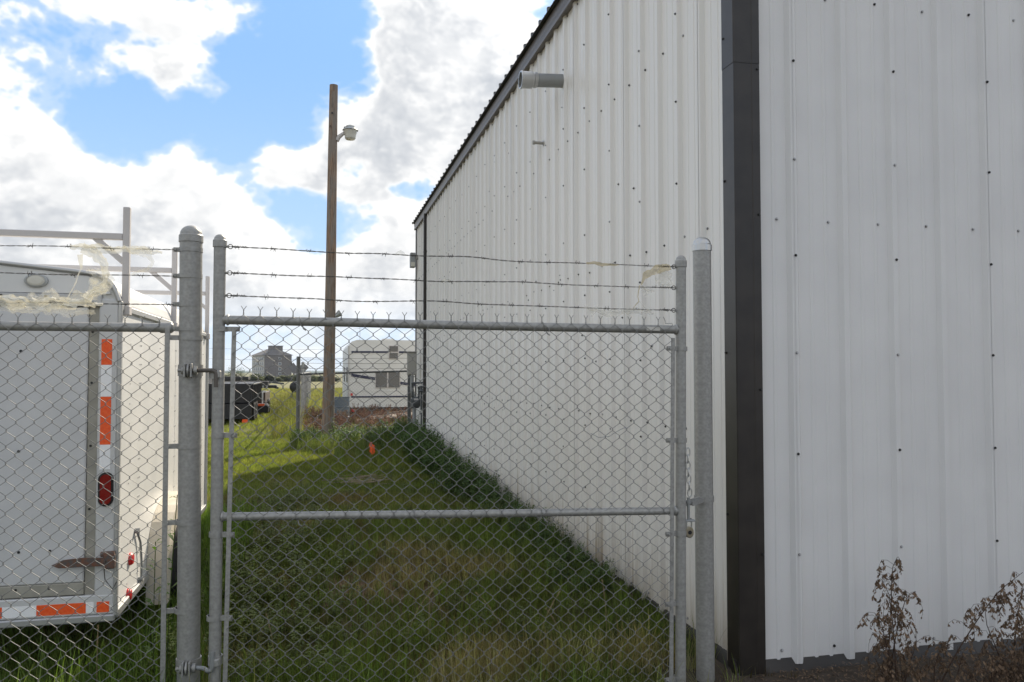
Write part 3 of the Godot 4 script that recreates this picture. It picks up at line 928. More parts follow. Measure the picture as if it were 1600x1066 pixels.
	mb.lathe(Vector3(1.773, 0.812, -3.742), Basis(Vector3(1, 0, 0), Vector3(0, 0, 1), Vector3(0, -1.25, 0)), PackedVector2Array([Vector2(0, 0), Vector2(0.019, 0), Vector2(0.022, 0.003), Vector2(0.022, 0.017), Vector2(0.019, 0.02), Vector2(0, 0.02)]), 24)
	obj("body", mb, M.brass, k)
	mb = MB.new()
	mb.tube(PackedVector3Array([Vector3(1.760, 0.83, -3.732), Vector3(1.760, 0.858, -3.732), Vector3(1.766, 0.868, -3.732), Vector3(1.773, 0.871, -3.732), Vector3(1.780, 0.868, -3.732), Vector3(1.786, 0.858, -3.732), Vector3(1.786, 0.83, -3.732)]), 0.0035, 8)
	obj("shackle", mb, M.steel_bright, k)
	mb = MB.new(); mb.cyl(Vector3(1.773, 0.812, -3.7225), Vector3(1.773, 0.812, -3.7205), 0.010, 16); mb.box(Vector3(1.773, 0.812, -3.7200), Vector3(0.004, 0.012, 0.002)); obj("key_plug", mb, M.dark_rubber, k)
	mb = MB.new()
	var lw := PackedVector3Array()
	for q in [[1.70, 1.325], [1.74, 1.305], [1.79, 1.31], [1.83, 1.335], [1.865, 1.352], [1.885, 1.35]]:
		lw.append(g.transform * Vector3(q[0], q[1], 0.034))
	mb.tube(lw, 0.0016, 5)
	tag(obj("loose_wire", mb, M.zinc_pipe), "short loose bent wire caught in the gate mesh right of its middle", "wire")
	# ---- torn plastic film caught on the wires
	film(g)

func film(g: Node3D) -> void:
	var gl := func(u: float, y: float, z := 0.004) -> Vector3:
		return g.transform * Vector3(u, y, z)
	var items := [
		# [label, material, list of [path, widths, crumple]]
		["film_shred", "cream torn plastic film draped over the top wire above the trailer", Vector3(-0.85, 2.14, -3.98), [
			["film", [Vector3(-1.075, 2.147, -3.975), Vector3(-1.0, 2.150, -3.97), Vector3(-0.9, 2.142, -3.972), Vector3(-0.8, 2.150, -3.97), Vector3(-0.7, 2.135, -3.975)], [0.02, 0.035, 0.026, 0.045, 0.012], 0.016],
			["film", [Vector3(-1.03, 2.146, -3.968), Vector3(-0.97, 2.125, -3.962), Vector3(-0.925, 2.07, -3.965), Vector3(-0.920, 2.02, -3.962), Vector3(-0.945, 1.96, -3.97), Vector3(-1.02, 1.915, -3.972)], [0.05, 0.045, 0.028, 0.022, 0.05, 0.03], 0.014],
			["film_thin", [Vector3(-0.85, 2.148, -3.97), Vector3(-0.76, 2.13, -3.965), Vector3(-0.732, 2.10, -3.97), Vector3(-0.75, 2.06, -3.97), Vector3(-0.84, 2.034, -3.975)], [0.03, 0.035, 0.012, 0.012, 0.012], 0.012],
			["film", [Vector3(-1.035, 2.12, -3.968), Vector3(-1.028, 2.06, -3.966), Vector3(-1.06, 1.97, -3.966), Vector3(-1.09, 1.908, -3.972)], [0.03, 0.005, 0.004, 0.006], 0.006],
			["film_thin", [Vector3(-1.0, 2.06, -3.975), Vector3(-0.94, 2.00, -3.97), Vector3(-0.99, 1.93, -3.972)], [0.02, 0.10, 0.06], 0.02]]],
		["film_shred", "long torn plastic film strip wrapped along the lowest wire at far left", Vector3(-1.2, 1.9, -3.98), [
			["film", [Vector3(-1.42, 1.905, -3.972), Vector3(-1.3, 1.900, -3.968), Vector3(-1.18, 1.893, -3.972), Vector3(-1.08, 1.905, -3.968), Vector3(-0.98, 1.898, -3.972), Vector3(-0.93, 1.905, -3.975)], [0.03, 0.05, 0.045, 0.06, 0.04, 0.012], 0.024],
			["film_thin", [Vector3(-1.26, 1.91, -3.972), Vector3(-1.18, 1.93, -3.97), Vector3(-1.08, 1.91, -3.97), Vector3(-0.99, 1.935, -3.97), Vector3(-0.93, 1.965, -3.972)], [0.03, 0.07, 0.02, 0.05, 0.04], 0.035],
			["film_thin", [Vector3(-1.40, 1.885, -3.975), Vector3(-1.25, 1.87, -3.972), Vector3(-1.1, 1.868, -3.972), Vector3(-0.97, 1.862, -3.972)], [0.04, 0.035, 0.04, 0.02], 0.02]]],
		["film_shred", "tan and clear plastic scrap twisted between the upper gate wires at right", gl.call(2.0, 2.1), [
			["film_tan", [gl.call(2.10, 2.143), gl.call(2.03, 2.125), gl.call(1.975, 2.085), gl.call(1.948, 2.045)], [0.03, 0.04, 0.03, 0.008], 0.012],
			["film_thin", [gl.call(2.03, 2.13), gl.call(2.06, 2.08), gl.call(2.10, 2.04)], [0.02, 0.09, 0.02], 0.016],
			["film_thin", [gl.call(1.95, 2.04), gl.call(1.98, 2.02), gl.call(2.02, 2.025)], [0.01, 0.04, 0.015], 0.012],
			["film_tan", [gl.call(1.947, 2.045), gl.call(1.936, 1.99), gl.call(1.942, 1.965), gl.call(1.91, 1.925)], [0.008, 0.004, 0.005, 0.003], 0.004],
			["film_thin", [gl.call(1.945, 1.965), gl.call(1.975, 1.935), gl.call(1.99, 1.925)], [0.004, 0.003, 0.003], 0.002]]],
		["film_shred", "thin clear plastic rag hanging from the lowest gate wire at right", gl.call(1.8, 1.91), [
			["film_thin", [gl.call(1.66, 1.925), gl.call(1.74, 1.912), gl.call(1.83, 1.910), gl.call(1.93, 1.916), gl.call(2.02, 1.915)], [0.01, 0.045, 0.035, 0.03, 0.012], 0.022],
			["film_thin", [gl.call(1.72, 1.915), gl.call(1.705, 1.895), gl.call(1.70, 1.885)], [0.03, 0.02, 0.012], 0.01]]],
		["film_shred", "short tan plastic strip on the top gate wire", gl.call(1.75, 2.142), [
			["film_tan", [gl.call(1.68, 2.146), gl.call(1.72, 2.144), gl.call(1.78, 2.140), gl.call(1.85, 2.141)], [0.01, 0.016, 0.012, 0.004], 0.008]]],
		["film_shred", "tiny clear plastic tuft on the top gate wire left of its middle", gl.call(0.79, 2.155), [
			["film_thin", [gl.call(0.77, 2.158), gl.call(0.785, 2.166), gl.call(0.80, 2.152)], [0.01, 0.022, 0.01], 0.016]]],
		["film_shred", "tiny clear plastic tuft on the middle gate wire in front of the wall", gl.call(0.995, 2.035), [
			["film_thin", [gl.call(0.97, 2.04), gl.call(0.995, 2.035), gl.call(1.02, 2.042)], [0.01, 0.022, 0.01], 0.016]]],
	]
	var sd := 300
	for it in items:
		var t := thing(it[0], it[1], "plastic film", it[2], "plastic film caught on the wires")
		for q in it[3]:
			obj("strip", ribbon(q[1], q[2], sd, q[3]), M[q[0]], t)
			sd += 1

func shape_arc(x0: float, x1: float, y0: float, rise: float, round_: float, n := 14) -> PackedVector2Array:   # a crowned roof outline from right eave to left eave
	var pts := PackedVector2Array()
	for i in n + 1:
		var t := float(i) / n
		var s := t * 2.0 - 1.0
		pts.append(Vector2(lerpf(x0, x1, t), y0 + rise - absf(s) * 0.10 - pow(absf(s), round_) * (rise - 0.10)))
	return pts

func lbox(called: String, parent: Node3D, m: Material, x0: float, x1: float, y0: float, y1: float, z0: float, z1: float, bevel := 0.003) -> MeshInstance3D:
	var mb := MB.new()
	mb.box(Vector3(x0 + x1, y0 + y1, z0 + z1) / 2.0, Vector3(absf(x1 - x0), absf(y1 - y0), absf(z1 - z0)), Color.WHITE, bevel)
	return obj(called, mb, m, parent)

func trailer() -> void:
	var t := thing("cargo_trailer", "white enclosed cargo trailer with red and white reflective tape behind the left fence", "trailer", Vector3(-2.0, 0, -4.55))
	var mb := MB.new()
	mb.box(Vector3(-2.0, 1.16, -6.27), Vector3(1.98, 1.56, 3.36), Color.WHITE)
	obj("body", mb, M.trailer_white, t)
	# right side: four riveted sheets
	var zs := [-4.575, -5.1, -6.3, -7.5, -7.97]
	var rv := MB.new()
	for i in 4:
		lbox("side_panel", t, M.trailer_white, -1.012, -1.0 - (0.0015 if i % 2 else 0.0), 0.37, 1.93, zs[i + 1] + 0.001, zs[i] - 0.001, 0.001)
		for k in 14:
			for e in [zs[i] - 0.02, zs[i + 1] + 0.02, (zs[i] + zs[i + 1]) / 2.0]:
				rv.cyl(Vector3(-1.002, 0.45 + k * 0.108, e), Vector3(-0.9975, 0.45 + k * 0.108, e), 0.0045, 6)
	obj("rivets", rv, M.aluminium, t, "stuff")
	lbox("side_panel", t, M.trailer_white, -3.0, -2.988, 0.37, 1.93, -7.97, -4.575)
	# crowned roof
	var arc := shape_arc(-0.995, -3.005, 1.955, 0.235, 26.0, 120)
	var poly := arc.duplicate()
	poly.append(Vector2(-3.005, 1.93)); poly.append(Vector2(-0.995, 1.93))
	mb = MB.new()
	mb.prism(poly, Transform3D(Basis(), Vector3(0, 0, -7.7)), 3.135)
	# the roof slopes down to the front
	for i in arc.size() - 1:
		var a := arc[i]
		var b := arc[i + 1]
		mb.oquad(Vector3(a.x, a.y, -7.7), Vector3(b.x, b.y, -7.7), Vector3(b.x, 1.94, -7.99), Vector3(a.x, 1.94, -7.99), Vector3(-2, 1.5, -7))
	obj("roof", mb, M.trailer_white, t)
	mb = MB.new()
	mb.box(Vector3(-0.994, 1.925, -6.27), Vector3(0.022, 0.035, 3.4), Color.WHITE, 0.005)
	mb.box(Vector3(-0.998, 0.365, -6.27), Vector3(0.03, 0.045, 3.4), Color.WHITE, 0.005)
	obj("side_rail", mb, M.aluminium, t)
	mb = MB.new()
	mb.box(Vector3(-0.994, 1.16, -4.565), Vector3(0.02, 1.60, 0.03), Color.WHITE, 0.004)
	obj("corner_trim", mb, M.aluminium, t)
	mb = MB.new()
	mb.box(Vector3(-0.996, 1.16, -7.97), Vector3(0.03, 1.60, 0.03), Color.WHITE, 0.004)
	obj("corner_trim", mb, M.aluminium, t)
	# rear frame and ramp door
	for s in [0, 1]:
		var x0 := -1.002 if s == 0 else -2.998
		var x1 := -1.092 if s == 0 else -2.908
		lbox("rear_jamb", t, M.jamb_white, x0, x1, 0.40, 1.97, -4.60, -4.55, 0.006)
		lbox("door_seal", t, M.trailer_beige, x1, -1.142 if s == 0 else -2.858, 0.47, 1.93, -4.60, -4.568)
	var d := lbox("ramp_door", t, M.trailer_door, -2.856, -1.144, 0.535, 1.925, -4.60, -4.556, 0.006)
	mb = MB.new()
	for q in [[-1.30, 0.70], [-1.44, 0.70], [-1.6, 0.70], [-1.45, 1.2], [-1.45, 1.7], [-1.45, 0.515], [-1.30, 0.515]]:
		mb.cyl(Vector3(q[0], q[1], -4.558), Vector3(q[0], q[1], -4.552), 0.007, 8)
	for h in [0.9, 1.22, 1.54, 1.8]:
		mb.cyl(Vector3(-1.125, h, -4.57), Vector3(-1.125, h, -4.564), 0.006, 8)
	obj("door_screws", mb, M.dark_rubber, t, "stuff")
	lbox("door_sill", t, M.trailer_beige, -2.9, -1.142, 0.475, 0.534, -4.60, -4.553)
	lbox("bumper", t, M.jamb_white, -3.0, -1.0, 0.372, 0.47, -4.60, -4.546, 0.006)
	lbox("bumper_edge", t, M.aluminium, -3.0, -0.995, 0.335, 0.371, -4.62, -4.535, 0.006)
	lbox("header_trim", t, M.aluminium, -2.98, -1.08, 1.93, 1.992, -4.60, -4.543, 0.004)
	mb = MB.new()
	for i in 9:
		mb.cyl(Vector3(-1.14 - i * 0.2, 1.978, -4.544), Vector3(-1.14 - i * 0.2, 1.978, -4.539), 0.006, 8)
	obj("header_screws", mb, M.dark_rubber, t, "stuff")
	mb = MB.new()
	var hp := PackedVector2Array()
	for a in shape_arc(-1.04, -2.96, 1.995, 0.18, 26.0, 100):
		hp.append(a)
	mb.prism(hp, Transform3D(Basis(), Vector3(0, 0, -4.57)), 0.02)
	obj("header", mb, M.trailer_white, t)
	mb = MB.new()   # thin rolled edge over the header
	var edge := PackedVector3Array()
	for a in shape_arc(-0.998, -3.002, 1.96, 0.226, 26.0, 120):
		edge.append(Vector3(a.x, a.y, -4.548))
	mb.tube(edge, 0.012, 8)
	obj("roof_edge", mb, M.aluminium, t)
	mb = MB.new()
	mb.lathe(Vector3(-1.384, 2.055, -4.55), Basis(Vector3(1, 0, 0), Vector3(0, 0, 1), Vector3(0, -0.62, 0)), PackedVector2Array([Vector2(0.055, 0), Vector2(0.055, 0.012), Vector2(0.044, 0.018)]), 24)
	var hl := obj("header_lamp", mb, M.lamp_metal, t)
	mb = MB.new()
	mb.lathe(Vector3(-1.384, 2.055, -4.55), Basis(Vector3(1, 0, 0), Vector3(0, 0, 1), Vector3(0, -0.62, 0)), PackedVector2Array([Vector2(0.044, 0.014), Vector2(0.03, 0.02), Vector2(0, 0.022)]), 24)
	obj("lens", mb, M.lamp_glass, hl)
	# reflective tape
	for q in [[1.632, 1.763, "tape_red"], [1.470, 1.631, "tape_white"], [1.226, 1.469, "tape_red"], [1.10, 1.225, "tape_white"]]:
		lbox("reflective_tape", t, M[q[2]], -1.078, -1.028, q[0], q[1], -4.551, -4.5485, 0.0)
	for q in [[-1.02, -0.995, "tape_red"], [-1.127, -1.092, "tape_white"], [-1.352, -1.128, "tape_red"], [-1.505, -1.353, "tape_white"], [-1.735, -1.506, "tape_red"], [-1.9, -1.736, "tape_white"], [-2.1, -1.901, "tape_red"]]:
		if q[0] > -1.05:
			q = [-1.078, -1.02, "tape_red"]
		lbox("reflective_tape", t, M[q[2]], q[0], q[1], 0.383, 0.436, -4.547, -4.5445, 0.0)
	# oval tail lamps
	for s in [0, 1]:
		var cx := -1.045 if s == 0 else -2.955
		for e in 2:
			var pl := PackedVector2Array()
			var r := 0.036 if e == 0 else 0.026
			for k in 24:
				var a := TAU * k / 24.0
				pl.append(Vector2(cx + r * cos(a), 1.0 + (0.05 if sin(a) > 0 else -0.05) + r * sin(a)))
			mb = MB.new()
			mb.prism(pl, Transform3D(Basis(), Vector3(0, 0, -4.552)), 0.012 if e == 0 else 0.018)
			obj("lamp_gasket" if e == 0 else "tail_lamp", mb, M.dark_rubber if e == 0 else M.lens_red, t)
	# spring bar and hinge at the foot of the door
	mb = MB.new()
	mb.prism(PackedVector2Array([Vector2(-1.285, 0.632), Vector2(-1.235, 0.655), Vector2(-1.15, 0.662), Vector2(-1.02, 0.655), Vector2(-1.02, 0.618), Vector2(-1.15, 0.618), Vector2(-1.25, 0.617)]), Transform3D(Basis(), Vector3(0, 0, -4.540)), 0.012)
	obj("door_arm", mb, M.rust, t)
	mb = MB.new()
	mb.box(Vector3(-1.02, 0.64, -4.535), Vector3(0.055, 0.075, 0.03), Color.WHITE, 0.006)
	mb.cyl(Vector3(-1.06, 0.675, -4.535), Vector3(-0.995, 0.678, -4.535), 0.013, 12)
	mb.cyl(Vector3(-1.045, 0.645, -4.53), Vector3(-1.045, 0.645, -4.51), 0.011, 8)
	obj("arm_bracket", mb, M.rust, t)
	mb = MB.new()
	mb.tube(PackedVector3Array([Vector3(-1.045, 0.62, -4.53), Vector3(-1.035, 0.55, -4.52), Vector3(-1.0, 0.50, -4.525), Vector3(-0.985, 0.54, -4.56), Vector3(-0.99, 0.61, -4.57)]), 0.0025, 6)
	obj("safety_cable", mb, M.barb, t)
	for q in [[0.568, -4.9], [0.385, -4.86]]:
		mb = MB.new()
		mb.lathe(Vector3(-1.0, q[0], q[1]), Basis(Vector3(0, 0, 1), Vector3(1, 0, 0), Vector3(0, 1, 0)), PackedVector2Array([Vector2(0.034, 0), Vector2(0.034, 0.008), Vector2(0.026, 0.02), Vector2(0.0, 0.024)]), 20)
		obj("marker_lamp", mb, M.marker_red, t)
	mb = MB.new()
	mb.tube(PackedVector3Array([Vector3(-0.99, 0.70, -5.02), Vector3(-0.985, 0.62, -5.10), Vector3(-0.985, 0.50, -5.14), Vector3(-0.985, 0.40, -5.14)]), 0.007, 6)
	mb.cyl(Vector3(-1.0, 0.70, -5.02), Vector3(-0.975, 0.70, -5.02), 0.016, 10)
	mb.cyl(Vector3(-1.0, 0.40, -5.14), Vector3(-0.975, 0.40, -5.14), 0.014, 10)
	obj("jack_handle", mb, M.zinc_pipe, t)
	# fender and wheels
	for s in [0, 1]:
		var fx := -1.0 if s == 0 else -3.12
		mb = MB.new()
		var fp := PackedVector2Array()
		for k in 17:
			var g := PI * k / 16.0
			fp.append(Vector2(6.02 - 0.66 * signf(cos(g)) * pow(absf(cos(g)), 0.75), 0.30 + 0.46 * pow(sin(g), 0.7)))
		fp.append(Vector2(6.68, 0.19)); fp.append(Vector2(6.56, 0.19))
		for k in 13:
			var g := PI - PI * k / 12.0
			fp.append(Vector2(6.02 - 0.52 * signf(cos(g)) * pow(absf(cos(g)), 0.75), 0.28 + 0.38 * pow(sin(g), 0.7)))
		fp.append(Vector2(5.48, 0.19)); fp.append(Vector2(5.36, 0.19))
		mb.prism(fp, Transform3D(Basis(Vector3(0, 0, -1), Vector3(0, 1, 0), Vector3(1, 0, 0)), Vector3(fx, 0, 0)), 0.12)
		obj("fender", mb, M.fender_cream, t)
		mb = MB.new()
		var wx := Basis(Vector3(0, 0, 1), Vector3(1, 0, 0), Vector3(0, 1, 0))
		mb.lathe(Vector3(fx - 0.06, 0.32, -6.08), wx, PackedVector2Array([Vector2(0.2, 0), Vector2(0.3, 0.0), Vector2(0.325, 0.03), Vector2(0.325, 0.14), Vector2(0.3, 0.17), Vector2(0.2, 0.17)]), 32)
		var ty := obj("tyre", mb, M.dark_rubber, t)
		mb = MB.new()
		mb.lathe(Vector3(fx - 0.06, 0.32, -6.08), wx, PackedVector2Array([Vector2(0.2, 0.16), Vector2(0.19, 0.16), Vector2(0.17, 0.11), Vector2(0.06, 0.13), Vector2(0.0, 0.14)]), 24)
		obj("rim", mb, M.rack_white, ty)
	mb = MB.new()
	mb.bar(Vector3(-1.4, 0.33, -7.97), Vector3(-2.0, 0.40, -9.1), 0.06, 0.09, Vector3.UP)
	mb.bar(Vector3(-2.6, 0.33, -7.97), Vector3(-2.0, 0.40, -9.1), 0.06, 0.09, Vector3.UP)
	mb.cyl(Vector3(-2.0, 0.02, -8.8), Vector3(-2.0, 0.75, -8.8), 0.03, 12)
	obj("tongue", mb, M.black_paint, t)
	# three ladder racks over the roof
	for z in [-4.63, -6.1, -7.85]:
		mb = MB.new()
		var r := 0.034
		for x in [-0.985, -3.015]:
			mb.bar(Vector3(x, 1.90, z), Vector3(x, 2.46, z), r, r, Vector3(0, 0, 1), Color.WHITE, 0.003)
			var s := 1.0 if x > -2 else -1.0
			mb.bar(Vector3(x - s * 0.012, 2.17, z), Vector3(x - s * 0.155, 2.297, z), r * 0.9, 0.02, Vector3(0, 0, 1), Color.WHITE, 0.002)
			mb.box(Vector3(x, 1.915, z), Vector3(0.05, 0.05, 0.06), Color.WHITE, 0.004)
		mb.bar(Vector3(-1.003, 2.303, z), Vector3(-2.997, 2.303, z), r, r, Vector3.UP, Color.WHITE, 0.003)
		obj("ladder_rack", mb, M.rack_white, t)
func pole_and_utilities() -> void:
	var t := thing("wooden_pole", "tall weathered wooden utility pole with split brown grain", "pole", Vector3(0.213, 0, -18.44))
	var mb := MB.new()
	var pts := PackedVector3Array()
	var rr := []
	for i in 17:
		var q := i / 16.0
		pts.append(Vector3(0.205 + 0.085 * q + 0.008 * sin(q * 5.0), -0.2 + 8.16 * q, -18.44 + 0.01 * sin(q * 4.0)))
		rr.append(lerpf(0.136, 0.092, q))
	mb.tube(pts, rr, 22)
	obj("trunk", mb, M.pole_wood, t)
	mb = MB.new()
	mb.cyl(Vector3(0.12, 4.2, -18.33), Vector3(0.12, 4.2, -18.31), 0.012, 8)
	mb.cyl(Vector3(0.21, 7.0, -18.33), Vector3(0.21, 7.0, -18.31), 0.014, 8)
	mb.cyl(Vector3(0.25, 7.3, -18.34), Vector3(0.25, 7.3, -18.32), 0.02, 8)
	obj("bolt", mb, M.black_paint, t)
	# yard light on its arm
	t = thing("yard_light", "round white yard light on a short arm near the pole top", "lamp", Vector3(0.34, 6.9, -18.44))
	mb = MB.new()
	mb.tube(PackedVector3Array([Vector3(0.35, 6.72, -18.43), Vector3(0.40, 6.80, -18.43), Vector3(0.52, 6.90, -18.42), Vector3(0.60, 6.97, -18.41), Vector3(0.65, 6.985, -18.41)]), [0.06, 0.05, 0.035, 0.028, 0.028], 12)
	obj("arm", mb, M.rack_white, t)
	mb = MB.new()
	mb.lathe(Vector3(0.65, 6.95, -18.41), Basis(), PackedVector2Array([Vector2(0.17, 0.0), Vector2(0.175, 0.012), Vector2(0.14, 0.045), Vector2(0.11, 0.055), Vector2(0.1, 0.10), Vector2(0.05, 0.125), Vector2(0.0, 0.13)]), 24)
	mb.cyl(Vector3(0.55, 6.97, -18.41), Vector3(0.55, 7.03, -18.41), 0.045, 12)
	obj("hood", mb, M.lamp_metal, t)
	mb = MB.new()
	mb.lathe(Vector3(0.65, 6.75, -18.41), Basis(), PackedVector2Array([Vector2(0.0, 0.0), Vector2(0.10, 0.005), Vector2(0.118, 0.03), Vector2(0.132, 0.11), Vector2(0.158, 0.205)]), 24)
	obj("refractor", mb, M.lamp_glass, t)
	t = thing("floodlight", "small grey floodlight low on the wooden pole above the gate rail", "lamp", Vector3(0.3, 2.85, -18.4))
	mb = MB.new()
	mb.bar(Vector3(0.30, 2.72, -18.4), Vector3(0.37, 2.80, -18.39), 0.03, 0.03)
	obj("bracket", mb, M.grey_paint, t)
	mb = MB.new()
	mb.lathe(Vector3(0.36, 2.80, -18.39), Basis(Vector3(0, 0, 1), -0.9), PackedVector2Array([Vector2(0.0, 0), Vector2(0.04, 0.0), Vector2(0.05, 0.04), Vector2(0.075, 0.13), Vector2(0.07, 0.13), Vector2(0, 0.12)]), 16)
	obj("head", mb, M.lamp_metal, t)
	# electrical riser, meter and gas set at the far building corner
	t = thing("electrical_box", "taupe electrical box on a pipe mast beside the far building corner", "electrical box", Vector3(2.0, 0, -18.0))
	mb = MB.new(); mb.box(Vector3(1.995, 1.76, -18.0), Vector3(0.20, 0.50, 0.14), Color.WHITE, 0.012); mb.box(Vector3(1.995, 2.02, -17.99), Vector3(0.22, 0.02, 0.18), Color.WHITE, 0.004)
	var bx := obj("box", mb, M.grey_paint, t)
	mb = MB.new(); mb.box(Vector3(1.995, 1.74, -17.926), Vector3(0.17, 0.42, 0.012), Color.WHITE, 0.004); mb.cyl(Vector3(2.06, 1.72, -17.92), Vector3(2.06, 1.72, -17.90), 0.012, 10)
	obj("door", mb, M.grey_paint, bx)
	mb = MB.new(); mb.tube(PackedVector3Array([Vector3(2.0, 1.5, -18.0), Vector3(2.0, 1.2, -18.0), Vector3(2.02, 1.1, -18.0), Vector3(2.05, 1.0, -17.98), Vector3(2.055, -0.1, -17.97)]), 0.042, 16)
	obj("conduit", mb, M.zinc_pipe, t)
	t = thing("gas_meter", "dark grey gas meter with bent pipes on the far end of side wall", "gas meter", Vector3(2.06, 0, -17.8))
	mb = MB.new(); mb.box(Vector3(2.045, 0.92, -17.72), Vector3(0.20, 0.24, 0.18), Color.WHITE, 0.05); mb.lathe(Vector3(2.045, 0.95, -17.63), Basis(Vector3(1, 0, 0), Vector3(0, 0, 1), Vector3(0, -1, 0)), PackedVector2Array([Vector2(0.085, 0), Vector2(0.085, 0.02), Vector2(0.06, 0.035), Vector2(0, 0.035)]), 20)
	obj("body", mb, M.meter_grey, t)
	mb = MB.new(); mb.box(Vector3(2.045, 0.995, -17.596), Vector3(0.09, 0.04, 0.012), Color.WHITE, 0.003)
	obj("dial", mb, M.rack_white, t)
	mb = MB.new(); mb.tube(PackedVector3Array([Vector3(2.12, 1.02, -17.7), Vector3(2.12, 1.22, -17.7), Vector3(2.125, 1.26, -17.66), Vector3(2.13, 1.27, -17.4), Vector3(2.13, 1.24, -17.36), Vector3(2.13, 0.78, -17.35)]), 0.022, 12)
	mb.tube(PackedVector3Array([Vector3(1.98, 1.02, -17.7), Vector3(1.98, 1.30, -17.7), Vector3(2.0, 1.345, -17.68), Vector3(2.21, 1.35, -17.55)]), 0.022, 12)
	mb.cyl(Vector3(2.13, 0.72, -17.35), Vector3(2.13, -0.1, -17.35), 0.016, 10)
	for q in [Vector3(2.12, 1.24, -17.7), Vector3(2.13, 1.26, -17.37), Vector3(1.985, 1.33, -17.7), Vector3(2.12, 1.06, -17.7), Vector3(1.98, 1.06, -17.7)]:
		mb.box(q, Vector3(0.06, 0.05, 0.06), Color.WHITE, 0.012)
	obj("pipe", mb, M.meter_grey, t)
	mb = MB.new(); mb.lathe(Vector3(2.13, 1.18, -17.36), Basis(), PackedVector2Array([Vector2(0.02, -0.03), Vector2(0.06, -0.02), Vector2(0.065, 0.0), Vector2(0.03, 0.03), Vector2(0.02, 0.05)]), 16)
	obj("regulator", mb, M.meter_grey, t)
	t = thing("wall_light", "small grey light fixture on the far corner of the building", "lamp", Vector3(2.15, 4.15, -18.6))
	mb = MB.new(); mb.box(Vector3(2.07, 4.12, -18.6), Vector3(0.12, 0.34, 0.16), Color.WHITE, 0.015)
	obj("housing", mb, M.zinc_pipe, t)
	mb = MB.new(); mb.box(Vector3(2.15, 4.19, -18.6), Vector3(0.09, 0.1, 0.10), Color.WHITE, 0.008)
	obj("bracket", mb, M.grey_paint, t)
	mb = MB.new(); mb.box(Vector3(2.07, 4.02, -18.515), Vector3(0.09, 0.10, 0.012), Color.WHITE, 0.003)
	obj("lens", mb, M.lamp_glass, t)
	# ---- cross fence at the far end, and the fence that runs back from it
	t = thing("cross_fence", "low chain link cross fence with top rail between pole and building", "fence", Vector3(0.8, 0, -19.2))
	for x in [-0.44, 2.075]:
		mb = MB.new(); mb.tube(PackedVector3Array([Vector3(x, -0.2, -19.2), Vector3(x, 1.93 if x < 0 else 1.84, -19.2)]), 0.044, 14); obj("post", mb, M.post_grey if x < 0 else M.meter_grey, t)
	mb = MB.new(); mb.tube(PackedVector3Array([Vector3(-0.42, 1.525, -19.2), Vector3(0.8, 1.565, -19.2), Vector3(2.07, 1.60, -19.2)]), 0.022, 12); obj("top_rail", mb, M.meter_grey, t)
	for h in [1.90, 1.78, 1.66]:
		mb = MB.new(); mb.tube(PackedVector3Array([Vector3(-0.42, h, -19.2), Vector3(0.8, h - 0.01, -19.2), Vector3(2.07, h, -19.2)]), 0.0035, 5); obj("barbed_wire", mb, M.barb, t)
	mb = MB.new()
	far_mesh(mb, Vector3(-0.40, 0.05, -19.18), Vector3(1, 0, 0), 2.45, 1.5, 0.05)
	obj("mesh", mb, M.wire, t, "stuff")
	t = thing("back_fence", "chain link fence running away from the camera behind the wooden pole", "fence", Vector3(-0.44, 0, -24))
	for i in 9:
		var z := -24.6 - i * 3.1
		mb = MB.new(); mb.tube(PackedVector3Array([Vector3(-0.44, -0.2, z), Vector3(-0.44, 1.86 if i == 0 else 1.58, z)]), 0.04 if i == 0 else 0.026, 10); obj("post", mb, M.zinc_pipe, t)
	mb = MB.new(); mb.tube(PackedVector3Array([Vector3(-0.44, 1.52, -19.25), Vector3(-0.44, 1.54, -50)]), 0.021, 10); obj("top_rail", mb, M.zinc_pipe, t)
	mb = MB.new()
	far_mesh(mb, Vector3(-0.42, 0.05, -19.3), Vector3(0, 0, -1), 30.0, 1.48, 0.26)
	obj("mesh", mb, M.wire, t, "stuff")
	for h in [1.88, 1.76, 1.64]:
		mb = MB.new(); mb.tube(PackedVector3Array([Vector3(-0.44, h, -19.25), Vector3(-0.44, h, -50)]), 0.0035, 4); obj("barbed_wire", mb, M.barb, t)

func far_mesh(mb: MB, o: Vector3, dir: Vector3, L: float, h: float, step: float) -> void:
	var a := 0.0
	var side := dir.cross(Vector3.UP) * 0.002
	while a < L + h:
		for s in 2:
			var s0 := clampf(a - h, 0, L)
			var s1 := clampf(a, 0, L)
			var y0 := h - (a - s1) - (s1 - s0)
			var y1 := h - (a - s1)
			if s1 - s0 > 0.01:
				var p := o + dir * (s0 if s == 0 else L - s0) + Vector3.UP * y0 + side * (1 if s == 0 else -1)
				var q := o + dir * (s1 if s == 0 else L - s1) + Vector3.UP * y1 + side * (1 if s == 0 else -1)
				mb.tube(PackedVector3Array([p, q]), 0.0013, 3, Color.WHITE, false)
		a += step * 1.414

